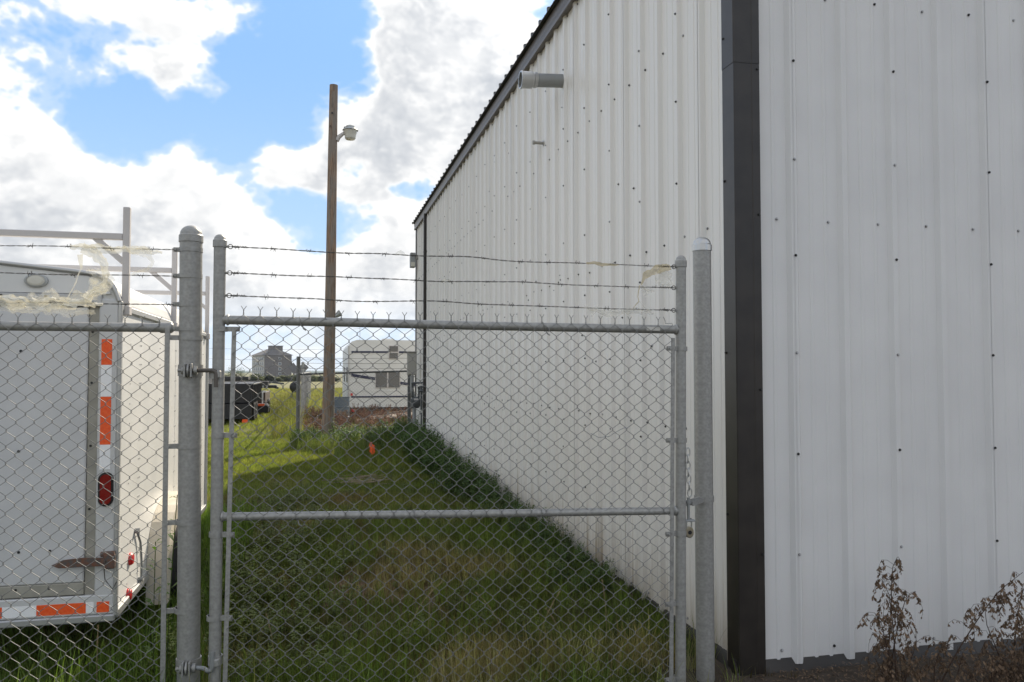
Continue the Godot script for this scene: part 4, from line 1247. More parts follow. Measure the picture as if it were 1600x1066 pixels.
func wheel(parent: Node3D, c: Vector3, r: float, w: float) -> void:
	var mb := MB.new()
	var wx := Basis(Vector3(0, 0, 1), Vector3(1, 0, 0), Vector3(0, 1, 0))
	mb.lathe(c - Vector3(w / 2, 0, 0), wx, PackedVector2Array([Vector2(r * 0.6, 0), Vector2(r * 0.93, 0.0), Vector2(r, w * 0.15), Vector2(r, w * 0.85), Vector2(r * 0.93, w), Vector2(r * 0.6, w)]), 20)
	var ty := obj("tyre", mb, M.dark_rubber, parent)
	mb = MB.new()
	mb.lathe(c - Vector3(w / 2, 0, 0), wx, PackedVector2Array([Vector2(0, w * 0.1), Vector2(r * 0.6, w * 0.05), Vector2(r * 0.62, w * 0.95), Vector2(r * 0.5, w * 0.8), Vector2(0, w * 0.85)]), 16)
	obj("rim", mb, M.zinc_pipe, ty)

func yard_things() -> void:
	var mb: MB
	# ---- travel trailer seen from behind
	var t := thing("travel_trailer", "white travel trailer with dark blue stripes parked behind the cross fence", "travel trailer", Vector3(2.2, 0, -27.5))
	var prof := PackedVector2Array([Vector2(0.975, 0.40), Vector2(3.425, 0.40), Vector2(3.425, 2.46), Vector2(3.36, 2.57), Vector2(3.2, 2.63), Vector2(1.24, 2.63), Vector2(1.06, 2.57), Vector2(0.975, 2.42)])
	mb = MB.new(); mb.prism(prof, Transform3D(Basis(), Vector3(0, 0, -34.5)), 7.0); obj("body", mb, M.rv_white, t)
	mb = MB.new()
	for i in 6:
		mb.box(Vector3(2.2, 0.62 + i * 0.31, -27.496), Vector3(2.38, 0.006, 0.012))
	obj("siding_ridge", mb, M.rv_white, t)
	mb = MB.new(); mb.box(Vector3(0.97, 1.43, -27.5), Vector3(0.05, 2.0, 0.05), Color.WHITE, 0.01); mb.box(Vector3(3.43, 1.43, -27.5), Vector3(0.05, 2.0, 0.05), Color.WHITE, 0.01); obj("corner_trim", mb, M.aluminium, t)
	for q in [[1.06, 2.20, 2.26], [2.62, 2.20, 2.26], [1.06, 0.725, 0.775]]:
		var x1 := 2.26 if q[1] > 2 and q[0] < 2 else 3.35
		lbox("stripe", t, M.navy, q[0], x1, q[1], q[2], -27.497, -27.485, 0.0)
	mb = MB.new()
	mb.prism(PackedVector2Array([Vector2(1.06, 1.52), Vector2(1.9, 1.38), Vector2(1.9, 1.29), Vector2(1.06, 1.42)]), Transform3D(Basis(), Vector3(0, 0, -27.497)), 0.012)
	mb.prism(PackedVector2Array([Vector2(2.66, 1.25), Vector2(3.35, 1.14), Vector2(3.35, 1.05), Vector2(2.66, 1.16)]), Transform3D(Basis(), Vector3(0, 0, -27.497)), 0.012)
	obj("stripe", mb, M.navy, t)
	for q in [[1.86, 2.64, 1.06, 1.58, 2], [2.30, 2.58, 2.02, 2.43, 1]]:
		var w := lbox("window", t, M.rack_white, q[0] - 0.025, q[1] + 0.025, q[2] - 0.025, q[3] + 0.025, -27.51, -27.475, 0.008)
		if q[4] == 2:
			var m: float = (q[0] + q[1]) / 2
			lbox("pane", w, M.rv_glass, q[0], m - 0.025, q[2], q[3], -27.49, -27.470, 0.0)
			lbox("pane", w, M.rv_glass, m + 0.025, q[1], q[2], q[3], -27.49, -27.470, 0.0)
		else:
			var m: float = (q[2] + q[3]) / 2
			lbox("pane", w, M.rv_glass, q[0], q[1], q[2], m - 0.02, -27.49, -27.470, 0.0)
			lbox("pane", w, M.rv_glass, q[0], q[1], m + 0.02, q[3], -27.49, -27.470, 0.0)
	lbox("frame", t, M.rv_skirt, 1.02, 3.38, 0.22, 0.40, -34.3, -27.55)
	lbox("bumper", t, M.rv_skirt, 0.98, 3.42, 0.24, 0.36, -27.48, -27.36, 0.01)
	for x in [1.04, 3.32]:
		lbox("tail_lamp", t, M.marker_red, x, x + 0.07, 0.79, 0.87, -27.5, -27.478)
	lbox("tail_lamp", t, M.marker_red, 1.07, 1.2, 0.27, 0.36, -27.37, -27.35)
	lbox("roof_vent", t, M.rv_white, 2.1, 2.5, 2.63, 2.70, -28.4, -28.0, 0.01)
	mb = MB.new(); mb.cyl(Vector3(1.35, 2.6, -27.9), Vector3(1.35, 3.15, -27.9), 0.008, 6); mb.bar(Vector3(1.12, 3.0, -27.9), Vector3(1.36, 3.03, -27.9), 0.05, 0.01); obj("antenna", mb, M.aluminium, t)
	for z in [-30.6, -31.5]:
		for x in [1.12, 3.28]:
			wheel(t, Vector3(x, 0.34, z), 0.34, 0.2)
	# side windows and door of the trailer
	for q in [[-29.6, -28.5, 1.2, 1.75], [-32.5, -31.4, 1.2, 1.75]]:
		lbox("window", t, M.rv_glass, 0.965, 0.98, q[2], q[3], q[0], q[1])
	# ---- dark trailers on the left lawn
	t = thing("dump_trailer", "black high sided dump trailer with a red reflector on the lawn", "trailer", Vector3(-2.9, 0, -26.2))
	mb = MB.new()
	mb.box(Vector3(-2.93, 0.90, -28.2), Vector3(1.92, 0.58, 3.9), Color.WHITE, 0.02)
	for i in 7:
		mb.box(Vector3(-1.955, 0.9, -26.4 - i * 0.6), Vector3(0.05, 0.56, 0.06), Color.WHITE, 0.006)
	mb.box(Vector3(-2.93, 1.19, -28.2), Vector3(2.0, 0.05, 4.0), Color.WHITE, 0.01)
	obj("box", mb, M.black_paint, t)
	lbox("tailgate", t, M.black_paint, -3.86, -2.0, 0.63, 1.18, -26.24, -26.19, 0.01)
	lbox("frame", t, M.black_paint, -3.7, -2.1, 0.36, 0.6, -30.4, -26.25, 0.01)
	lbox("bumper", t, M.black_paint, -3.86, -1.98, 0.14, 0.60, -26.24, -26.16, 0.01)
	lbox("reflector", t, M.tape_red, -2.24, -2.08, 0.03, 0.13, -26.2, -26.16)
	for z in [-27.9, -28.8]:
		for x in [-3.75, -2.1]:
			wheel(t, Vector3(x, 0.33, z), 0.33, 0.22)
	t = thing("pickup_canopy", "dark vehicle with a white roof edge half hidden behind the white trailer", "truck", Vector3(-4.4, 0, -27.5))
	mb = MB.new()
	mb.prism(PackedVector2Array([Vector2(25.9, 0.45), Vector2(25.9, 1.12), Vector2(27.2, 1.16), Vector2(27.5, 1.62), Vector2(29.0, 1.65), Vector2(29.7, 1.15), Vector2(30.9, 1.05), Vector2(31.0, 0.45)]), Transform3D(Basis(Vector3(0, 0, -1), Vector3(0, 1, 0), Vector3(1, 0, 0)), Vector3(-5.1, 0, 0)), 1.75)
	obj("body", mb, M.black_paint, t)
	lbox("roof", t, M.rv_white, -5.0, -3.45, 1.64, 1.69, -29.0, -27.5)
	lbox("rear_window", t, M.far_glass, -4.9, -3.5, 1.2, 1.55, -27.4, -27.3)
	lbox("bumper", t, M.zinc_pipe, -5.1, -3.35, 0.45, 0.62, -25.9, -25.78, 0.02)
	for z in [-26.9, -30.2]:
		for x in [-4.95, -3.5]:
			wheel(t, Vector3(x, 0.36, z), 0.36, 0.22)
	t = thing("utility_trailer", "small brown utility trailer with white rail and orange lamp", "trailer", Vector3(-2.2, 0, -31))
	lbox("bed", t, M.brown_paint, -3.6, -1.86, 0.40, 0.82, -34.0, -31.0, 0.01)
	lbox("top_rail", t, M.rv_white, -3.6, -1.82, 0.82, 0.88, -31.05, -30.98)
	for x in [-1.98, -2.3]:
		lbox("stake", t, M.rv_white, x, x + 0.05, 0.42, 0.84, -30.99, -30.95)
	lbox("lamp_board", t, M.rv_white, -2.3, -1.76, 0.38, 0.43, -30.98, -30.9)
	lbox("tail_lamp", t, M.orange, -2.1, -1.88, 0.34, 0.42, -30.95, -30.87)
	lbox("frame", t, M.black_paint, -3.5, -1.75, 0.10, 0.36, -31.6, -30.92, 0.01)
	for x in [-3.5, -1.85]:
		wheel(t, Vector3(x, 0.28, -32.3), 0.28, 0.18)
	t = thing("flatbed_trailer", "long low flatbed trailer with dark deck beyond the dump trailer", "trailer", Vector3(-3.5, 0, -48), "flatbed trailers")
	lbox("deck", t, M.rv_skirt, -7.6, -2.75, 0.82, 1.02, -49.6, -48.0, 0.02)
	lbox("beam", t, M.black_paint, -7.0, -2.3, 0.64, 0.80, -49.2, -48.3, 0.02)
	mb = MB.new()
	for i in 9:
		mb.box(Vector3(-4.4 + i * 0.2, 0.73, -47.95), Vector3(0.1, 0.12, 0.04), Color.WHITE, 0.004)
	obj("stake_pocket", mb, M.zinc_pipe, t)
	mb = MB.new(); mb.bar(Vector3(-2.75, 0.98, -48.6), Vector3(-1.9, 0.88, -48.6), 0.14, 0.10); mb.bar(Vector3(-2.6, 0.70, -48.8), Vector3(-2.2, 0.62, -48.8), 0.12, 0.10); obj("gooseneck", mb, M.meter_grey, t)
	for x in [-6.2, -5.2]:
		mb = MB.new(); mb.cyl(Vector3(x, 0.36, -48.1), Vector3(x, 0.36, -49.5), 0.36, 18); obj("tyre", mb, M.dark_rubber, t)
	t = thing("flatbed_trailer", "dark flatbed trailer deck behind the nearer flatbed", "trailer", Vector3(-6, 0, -53), "flatbed trailers")
	lbox("deck", t, M.rv_skirt, -10.5, -4.2, 1.05, 1.25, -54.6, -53.0, 0.02)
	lbox("beam", t, M.black_paint, -9.5, -4.5, 0.7, 1.04, -54.2, -53.4, 0.02)
	for x in [-8.2, -7.2]:
		mb = MB.new(); mb.cyl(Vector3(x, 0.36, -53.1), Vector3(x, 0.36, -54.5), 0.36, 18); obj("tyre", mb, M.dark_rubber, t)
	t = thing("round_tank", "black round tank in the field left of the far fence post", "tank", Vector3(-1.5, 0, -50.5))
	mb = MB.new(); mb.lathe(Vector3(-1.32, 0.66, -51.2), Basis(Vector3(1, 0, 0), Vector3(0, 0, 1), Vector3(0, -1, 0)), PackedVector2Array([Vector2(0, 1.5), Vector2(0.22, 1.47), Vector2(0.32, 1.38), Vector2(0.32, 0.1), Vector2(0.22, 0), Vector2(0, 0)]), 20); obj("shell", mb, M.black_paint, t)
	for x in [-1.5, -1.14]:
		lbox("leg", t, M.black_paint, x - 0.04, x + 0.04, -0.05, 0.45, -50.7, -50.6)
	t = thing("barrel", "blue grey drum standing between wooden pole and travel trailer", "barrel", Vector3(0.62, 0, -24.2))
	mb = MB.new(); mb.lathe(Vector3(0.62, 0, -24.2), Basis(), PackedVector2Array([Vector2(0.27, 0.0), Vector2(0.27, 0.27), Vector2(0.282, 0.285), Vector2(0.27, 0.30), Vector2(0.27, 0.56), Vector2(0.282, 0.575), Vector2(0.27, 0.59), Vector2(0.27, 0.84), Vector2(0.28, 0.85)]), 24); obj("shell", mb, M.blue_grey, t)
	mb = MB.new(); mb.lathe(Vector3(0.62, 0.835, -24.2), Basis(), PackedVector2Array([Vector2(0.27, 0), Vector2(0.0, 0.0)]), 24); obj("lid", mb, M.blue_grey, t)
	for q in [[0.44, -24.0, "thin white marker stake standing right of the wooden pole", 0.52], [-0.02, -22.5, "short white marker stake in weeds left of the wooden pole", 0.42]]:
		mb = MB.new(); mb.bar(Vector3(q[0], -0.05, q[1]), Vector3(q[0] + 0.01, q[3], q[1]), 0.045, 0.02, Vector3.RIGHT, Color.WHITE, 0.003)
		tag(obj("marker_stake", mb, M.stake_white), q[2], "stake", "white marker stakes")
	t = thing("board_pile", "pale weathered boards lying in red weeds before the travel trailer", "boards", Vector3(1.9, 0.2, -23.6))
	for i in 5:
		mb = MB.new()
		mb.bar(Vector3(1.05 + 0.12 * i, 0.22 + 0.03 * i, -23.4 - 0.14 * i), Vector3(2.75 + 0.05 * i, 0.33 + 0.035 * i, -23.6 - 0.14 * i), 0.13, 0.028, Vector3.UP, Color.WHITE, 0.003)
		obj("board", mb, M.board if i < 3 else M.brown_paint, t)
	t = thing("marker_flag", "small orange flag marker in the shaded grass by the far weeds", "flag", Vector3(0.9, 0, -14.5))
	mb = MB.new(); mb.cyl(Vector3(0.895, -0.05, -14.5), Vector3(0.885, 0.36, -14.5), 0.003, 6); obj("wire", mb, M.zinc_pipe, t)
	mb = ribbon([Vector3(0.895, 0.36, -14.5), Vector3(0.91, 0.30, -14.49), Vector3(0.93, 0.22, -14.48), Vector3(0.935, 0.15, -14.48)], [0.03, 0.09, 0.10, 0.05], 61, 0.015); obj("flag", mb, M.orange, t)

func win(parent: Node3D, at: Vector3, right: Vector3, out: Vector3, w: float, h: float) -> void:
	var bs := Basis(right, Vector3.UP, out)
	var mb := MB.new(); mb.box(at + out * 0.05, Vector3(w + 0.3, h + 0.3, 0.16), Color.WHITE, 0.0, bs)
	var f := obj("window", mb, M.hotel_white, parent)
	mb = MB.new(); mb.box(at + out * 0.11, Vector3(w, h, 0.1), Color.WHITE, 0.0, bs)
	obj("pane", mb, M.far_glass, f)

func far_things() -> void:
	# ---- the hotel across the field: a corner towards the camera, hipped roof with a raised block
	var by := -2.2
	var c := Vector3(-33.8, by, -550)
	var t := thing("hotel_building", "distant brown four storey hotel with hipped roof and raised block", "building", c)
	var dr := Vector3(1, 0, -0.12).normalized()     # along the brick front
	var dl := Vector3(-0.42, 0, -1).normalized()    # along the pale side
	var W := 17.0
	var D := 24.0
	var H := 14.0
	var mb := MB.new()
	var p := [c, c + dr * W, c + dr * W + dl * D, c + dl * D]
	for i in 4:
		if i == 3: continue
		mb.oquad(p[i], p[(i + 1) % 4], p[(i + 1) % 4] + Vector3.UP * H, p[i] + Vector3.UP * H, c + dr * W / 2 + dl * D / 2 + Vector3.UP * H / 2)
	obj("brick_wall", mb, M.hotel_brick, t)
	mb = MB.new()
	mb.oquad(p[3], p[0], p[0] + Vector3.UP * H, p[3] + Vector3.UP * H, c + dr * W / 2 + dl * D / 2 + Vector3.UP * H / 2)
	obj("pale_wall", mb, M.hotel_stucco, t)
	var outl := Vector3(dl.z, 0, -dl.x).normalized()
	if outl.x > 0: outl = -outl
	var outr := Vector3(-dr.z, 0, dr.x).normalized()
	if outr.z < 0: outr = -outr
	for fl in 4:
		var y := by + 1.9 + fl * 3.3
		for k in 6:
			win(t, Vector3(0, y, 0) + Vector3(c.x, 0, c.z) + dl * (2.4 + k * 3.8), dl, outl, 1.7, 2.0)
		win(t, Vector3(0, y, 0) + Vector3(c.x, 0, c.z) + dr * 9.6, dr, outr, 1.5, 1.5)
	mb = MB.new()
	var ov := 1.0
	var e := [c - dr * ov - dl * ov, c + dr * (W + ov) - dl * ov, c + dr * (W + ov) + dl * (D + ov), c - dr * ov + dl * (D + ov)]
	var mid := c + dr * W / 2 + dl * D / 2
	var r0 := mid - dl * D * 0.28 + Vector3.UP * (H + 4.6)
	var r1 := mid + dl * D * 0.28 + Vector3.UP * (H + 4.6)
	for i in 4: e[i] += Vector3.UP * H
	mb.tri(e[0], e[1], r0); mb.quad(e[1], e[2], r1, r0); mb.tri(e[2], e[3], r1); mb.quad(e[3], e[0], r0, r1)
	mb.quad(e[3], e[2], e[1], e[0])
	obj("roof", mb, M.shingle, t)
	mb = MB.new(); mb.box(mid - dl * 4.0 + dr * 1.0 + Vector3.UP * (H + 4.4), Vector3(7.2, 3.4, 6.0), Color.WHITE, 0.0, Basis(dr, Vector3.UP, -dl)); obj("raised_block", mb, M.hotel_brick, t)
	mb = MB.new(); mb.box(mid - dl * 4.0 + dr * 1.0 + Vector3.UP * (H + 6.2), Vector3(7.8, 0.4, 6.6), Color.WHITE, 0.0, Basis(dr, Vector3.UP, -dl)); obj("block_cap", mb, M.shingle, t)
	# ---- lower house to its right
	t = thing("distant_house", "low distant brown house with gable roof right of the hotel", "building", Vector3(-11.5, by, -520))
	mb = MB.new(); mb.prism(PackedVector2Array([Vector2(-15.0, by), Vector2(-9.2, by), Vector2(-9.2, by + 3.0), Vector2(-12.1, by + 5.4), Vector2(-15.0, by + 3.0)]), Transform3D(Basis(), Vector3(0, 0, -528)), 8.0); obj("wall", mb, M.hotel_brick, t)
	mb = MB.new(); mb.bar(Vector3(-12.1, by + 5.6, -524), Vector3(-15.6, by + 2.7, -524), 9.0, 0.3, Vector3(0, 0, 1)); mb.bar(Vector3(-12.1, by + 5.6, -524), Vector3(-8.6, by + 2.7, -524), 9.0, 0.3, Vector3(0, 0, 1)); obj("roof", mb, M.shingle, t)
	lbox("garage_door", t, M.hotel_white, -11.8, -9.9, by, by + 2.2, -520.2, -519.9)
	lbox("window", t, M.hotel_white, -14.2, -13.0, by + 1.0, by + 2.2, -520.2, -519.9)
	# ---- poles and cables of the far power line
	var tops := []
	var k := 0
	for q in [[-160.0, -320.0], [-62.0, -320.0], [30.0, -320.0], [130.0, -320.0]]:
		t = thing("power_pole", ["far power pole off to the left", "thin distant power pole left of the hotel", "far power pole hidden behind the white shop", "far power pole off to the right"][k], "pole", Vector3(q[0], by, q[1]), "poles of the far power line")
		mb = MB.new(); mb.tube(PackedVector3Array([Vector3(q[0], by, q[1]), Vector3(q[0], 12.2, q[1])]), [0.16, 0.10], 8); obj("trunk", mb, M.pole_wood, t)
		mb = MB.new(); mb.box(Vector3(q[0], 11.2, q[1]), Vector3(0.12, 0.12, 2.2)); obj("crossarm", mb, M.pole_wood, t)
		tops.append(Vector3(q[0], 0, q[1]))
		k += 1
	k = 0
	for h in [10.9, 7.0]:
		mb = MB.new()
		for i in 3:
			var pts := PackedVector3Array()
			for s in 13:
				var u := s / 12.0
				pts.append(tops[i].lerp(tops[i + 1], u) + Vector3.UP * (h - 4.0 * 1.2 * u * (1 - u)))
			mb.tube(pts, 0.035, 4)
		tag(obj("power_cable", mb, M.black_paint), ["upper power cable crossing the sky above the hotel", "lower power cable crossing the hotel front"][k], "cable")
		k += 1

# ---- plants ----------------------------------------------------------------------------------------
func blade(mb: MB, at: Vector3, dir: Vector3, h: float, lean: float, w: float, col: Color, seg := 3) -> void:
	var side := dir.cross(Vector3.UP).normalized() * w * 0.5
	var a := at
	var n := (dir + Vector3.UP * 0.7).normalized()
	var i0 := mb.vert(a - side, n, col)
	mb.vert(a + side, n, col)
	for i in range(1, seg + 1):
		var t := float(i) / seg
		var p := at + Vector3.UP * h * t * (1.0 - 0.25 * lean * t) + dir * h * lean * t * t
		if i == seg:
			mb.vert(p, n, col)
			mb.ix.append_array([i0, i0 + 1, i0 + 2])
		else:
			var s := side * (1.0 - 0.55 * t)
			var k := mb.vert(p - s, n, col)
			mb.vert(p + s, n, col)
			mb.ix.append_array([i0, i0 + 1, k, i0 + 1, k + 1, k])
			i0 = k

func tuft(sd: int, n: int, h: float, spread: float, w: float, lean := 0.5, seg := 3) -> ArrayMesh:
	var r := RandomNumberGenerator.new()
	r.seed = sd
	var mb := MB.new()
	for i in n:
		var a := r.randf() * TAU
		var d := Vector3(cos(a), 0, sin(a))
		var p := Vector3(cos(a + 1.0), 0, sin(a + 1.0)) * spread * sqrt(r.randf())
		var g := r.randf_range(0.75, 1.2)
		blade(mb, p, d, h * r.randf_range(0.45, 1.1), lean * r.randf_range(0.2, 1.3), w * r.randf_range(0.7, 1.3), Color(g * r.randf_range(0.9, 1.15), g, g * r.randf_range(0.8, 1.1)), seg)
	return mb.mesh()

func leaf(mb: MB, at: Vector3, dir: Vector3, up: Vector3, L: float, w: float, col: Color) -> void:
	var s := dir.cross(up).normalized() * w * 0.5
	var m := at + dir * L * 0.45 + up * L * 0.06
	var e := at + dir * L - up * L * 0.12
	var n := dir.cross(s).normalized()
	var i := mb.vert(at, n, col); mb.vert(m - s + up * w * 0.12, n, col); mb.vert(m, n, col); mb.vert(m + s + up * w * 0.12, n, col); mb.vert(e, n, col)
	mb.ix.append_array([i, i + 2, i + 1, i, i + 3, i + 2, i + 1, i + 2, i + 4, i + 2, i + 3, i + 4])

func weed(sd: int, h: float, leaves: int, L: float, w: float, stems := 3) -> ArrayMesh:
	var r := RandomNumberGenerator.new()
	r.seed = sd
	var mb := MB.new()
	for s in stems:
		var a := r.randf() * TAU
		var top := Vector3(cos(a), 0, sin(a)) * h * r.randf_range(0.1, 0.4) + Vector3.UP * h * r.randf_range(0.7, 1.1)
		var base := Vector3(cos(a), 0, sin(a)) * 0.03
		var pts := PackedVector3Array()
		for i in 5:
			var t := i / 4.0
			pts.append(base.lerp(top, t) + Vector3.UP * 0.06 * h * sin(t * PI))
		mb.tube(pts, 0.0025, 4, Color(0.9, 0.8, 0.7), false)
		for i in leaves:
			var t := r.randf_range(0.1, 1.0)
			var p := pts[0].lerp(pts[4], t) + Vector3.UP * 0.06 * h * sin(t * PI)
			var b := r.randf() * TAU
			var d := Vector3(cos(b), r.randf_range(-0.2, 0.6), sin(b)).normalized()
			var g := r.randf_range(0.7, 1.25)
			leaf(mb, p, d, Vector3.UP, L * r.randf_range(0.6, 1.2) * (1.2 - 0.5 * t), w * r.randf_range(0.7, 1.2), Color(g, g, g * 0.9))
	return mb.mesh()

func plume(sd: int, h: float) -> ArrayMesh:   # tall stalk with a loose seed head
	var r := RandomNumberGenerator.new()
	r.seed = sd
	var mb := MB.new()
	for s in 4:
		var a := r.randf() * TAU
		var d := Vector3(cos(a), 0, sin(a))
		var pts := PackedVector3Array()
		for i in 6:
			var t := i / 5.0
			pts.append(d * h * 0.22 * t * t + Vector3.UP * h * t * r.randf_range(0.96, 1.0))
		mb.tube(pts, 0.0025, 4, Color.WHITE, false)
		for i in 46:
			var t := r.randf_range(0.5, 1.0)
			var p := d * h * 0.22 * t * t + Vector3.UP * h * t
			var b := r.randf() * TAU
			var g := r.randf_range(0.6, 1.4)
			leaf(mb, p, Vector3(cos(b), r.randf_range(0.1, 0.9), sin(b)).normalized(), Vector3.UP, 0.05, 0.014, Color(g, g * 0.95, g * 0.9))
	return mb.mesh()

func scatter(called: String, label: String, cat: String, mesh: ArrayMesh, m: Material, items: Array) -> void:   # items: [x, z, scale, yaw, colour, tall]
	if items.is_empty():
		return
	var mm := MultiMesh.new()
	mm.transform_format = MultiMesh.TRANSFORM_3D
	mm.use_colors = true
	mm.mesh = mesh
	mm.instance_count = items.size()
	var buf := PackedFloat32Array()
	buf.resize(items.size() * 16)
	for i in items.size():
		var q: Array = items[i]
		var bs := Basis(Vector3.UP, q[3]).scaled(Vector3(q[2], q[2] * q[5], q[2]))
		var k := i * 16
		buf[k] = bs.x.x; buf[k + 1] = bs.y.x; buf[k + 2] = bs.z.x; buf[k + 3] = q[0]
		buf[k + 4] = bs.x.y; buf[k + 5] = bs.y.y; buf[k + 6] = bs.z.y; buf[k + 7] = gy(q[0], q[1]) - 0.005
		buf[k + 8] = bs.x.z; buf[k + 9] = bs.y.z; buf[k + 10] = bs.z.z; buf[k + 11] = q[1]
		buf[k + 12] = q[4].r; buf[k + 13] = q[4].g; buf[k + 14] = q[4].b; buf[k + 15] = 1.0
	mm.buffer = buf
	var o := MultiMeshInstance3D.new()
	o.name = numbered(called)
	o.multimesh = mm
	o.material_override = m
	add_child(o)
	tag(o, label, cat, "", "stuff")
var n_patch := noise(61, 0.35, 3)
var n_dry := noise(62, 0.55, 3)

func ground() -> void:
	var mb := MB.new()
	var xs := []
	for i in range(-70, 71):
		xs.append(0.16 * i + 0.0052 * pow(i, 3))
	var N := xs.size()
	for j in N:
		for i in N:
			var x: float = xs[i]
			var z: float = xs[j] - 8.0
			var y := gy(x, z)
			var e := 0.3
			var n := Vector3(gy(x - e, z) - gy(x + e, z), 2 * e, gy(x, z - e) - gy(x, z + e)).normalized()
			var pa := n_patch.get_noise_2d(x, z)
			var col := Color(0.10, 0.10, 0.042).lerp(Color(0.13, 0.095, 0.06), smoothstep(-0.1, 0.35, pa))
			var worn := clampf(1.0 - Vector2((x - 0.35) / 1.05, (z + 6.1) / 1.5).length(), 0, 1)
			col = col.lerp(Color(0.19, 0.125, 0.08), smoothstep(0.1, 0.6, worn))
			if z < -24.0:
				col = col.lerp(Color(0.20, 0.19, 0.07), smoothstep(-24.0, -60.0, z))
			if z > -4.3 and x > 1.7:
				col = Color(0.075, 0.058, 0.043)
			mb.vert(Vector3(x, y, z), n, col)
	for j in N - 1:
		for i in N - 1:
			var a := j * N + i
			mb.ix.append_array([a, a + 1, a + N, a + 1, a + N + 1, a + N])
	var o := obj("ground", mb, M.soil, null, "structure")
	tag(o, "grassy ground of the yard and the field beyond it", "")

func in_building(x: float, z: float) -> bool:
	return x > 2.17 and z < -3.99 and z > -19.02

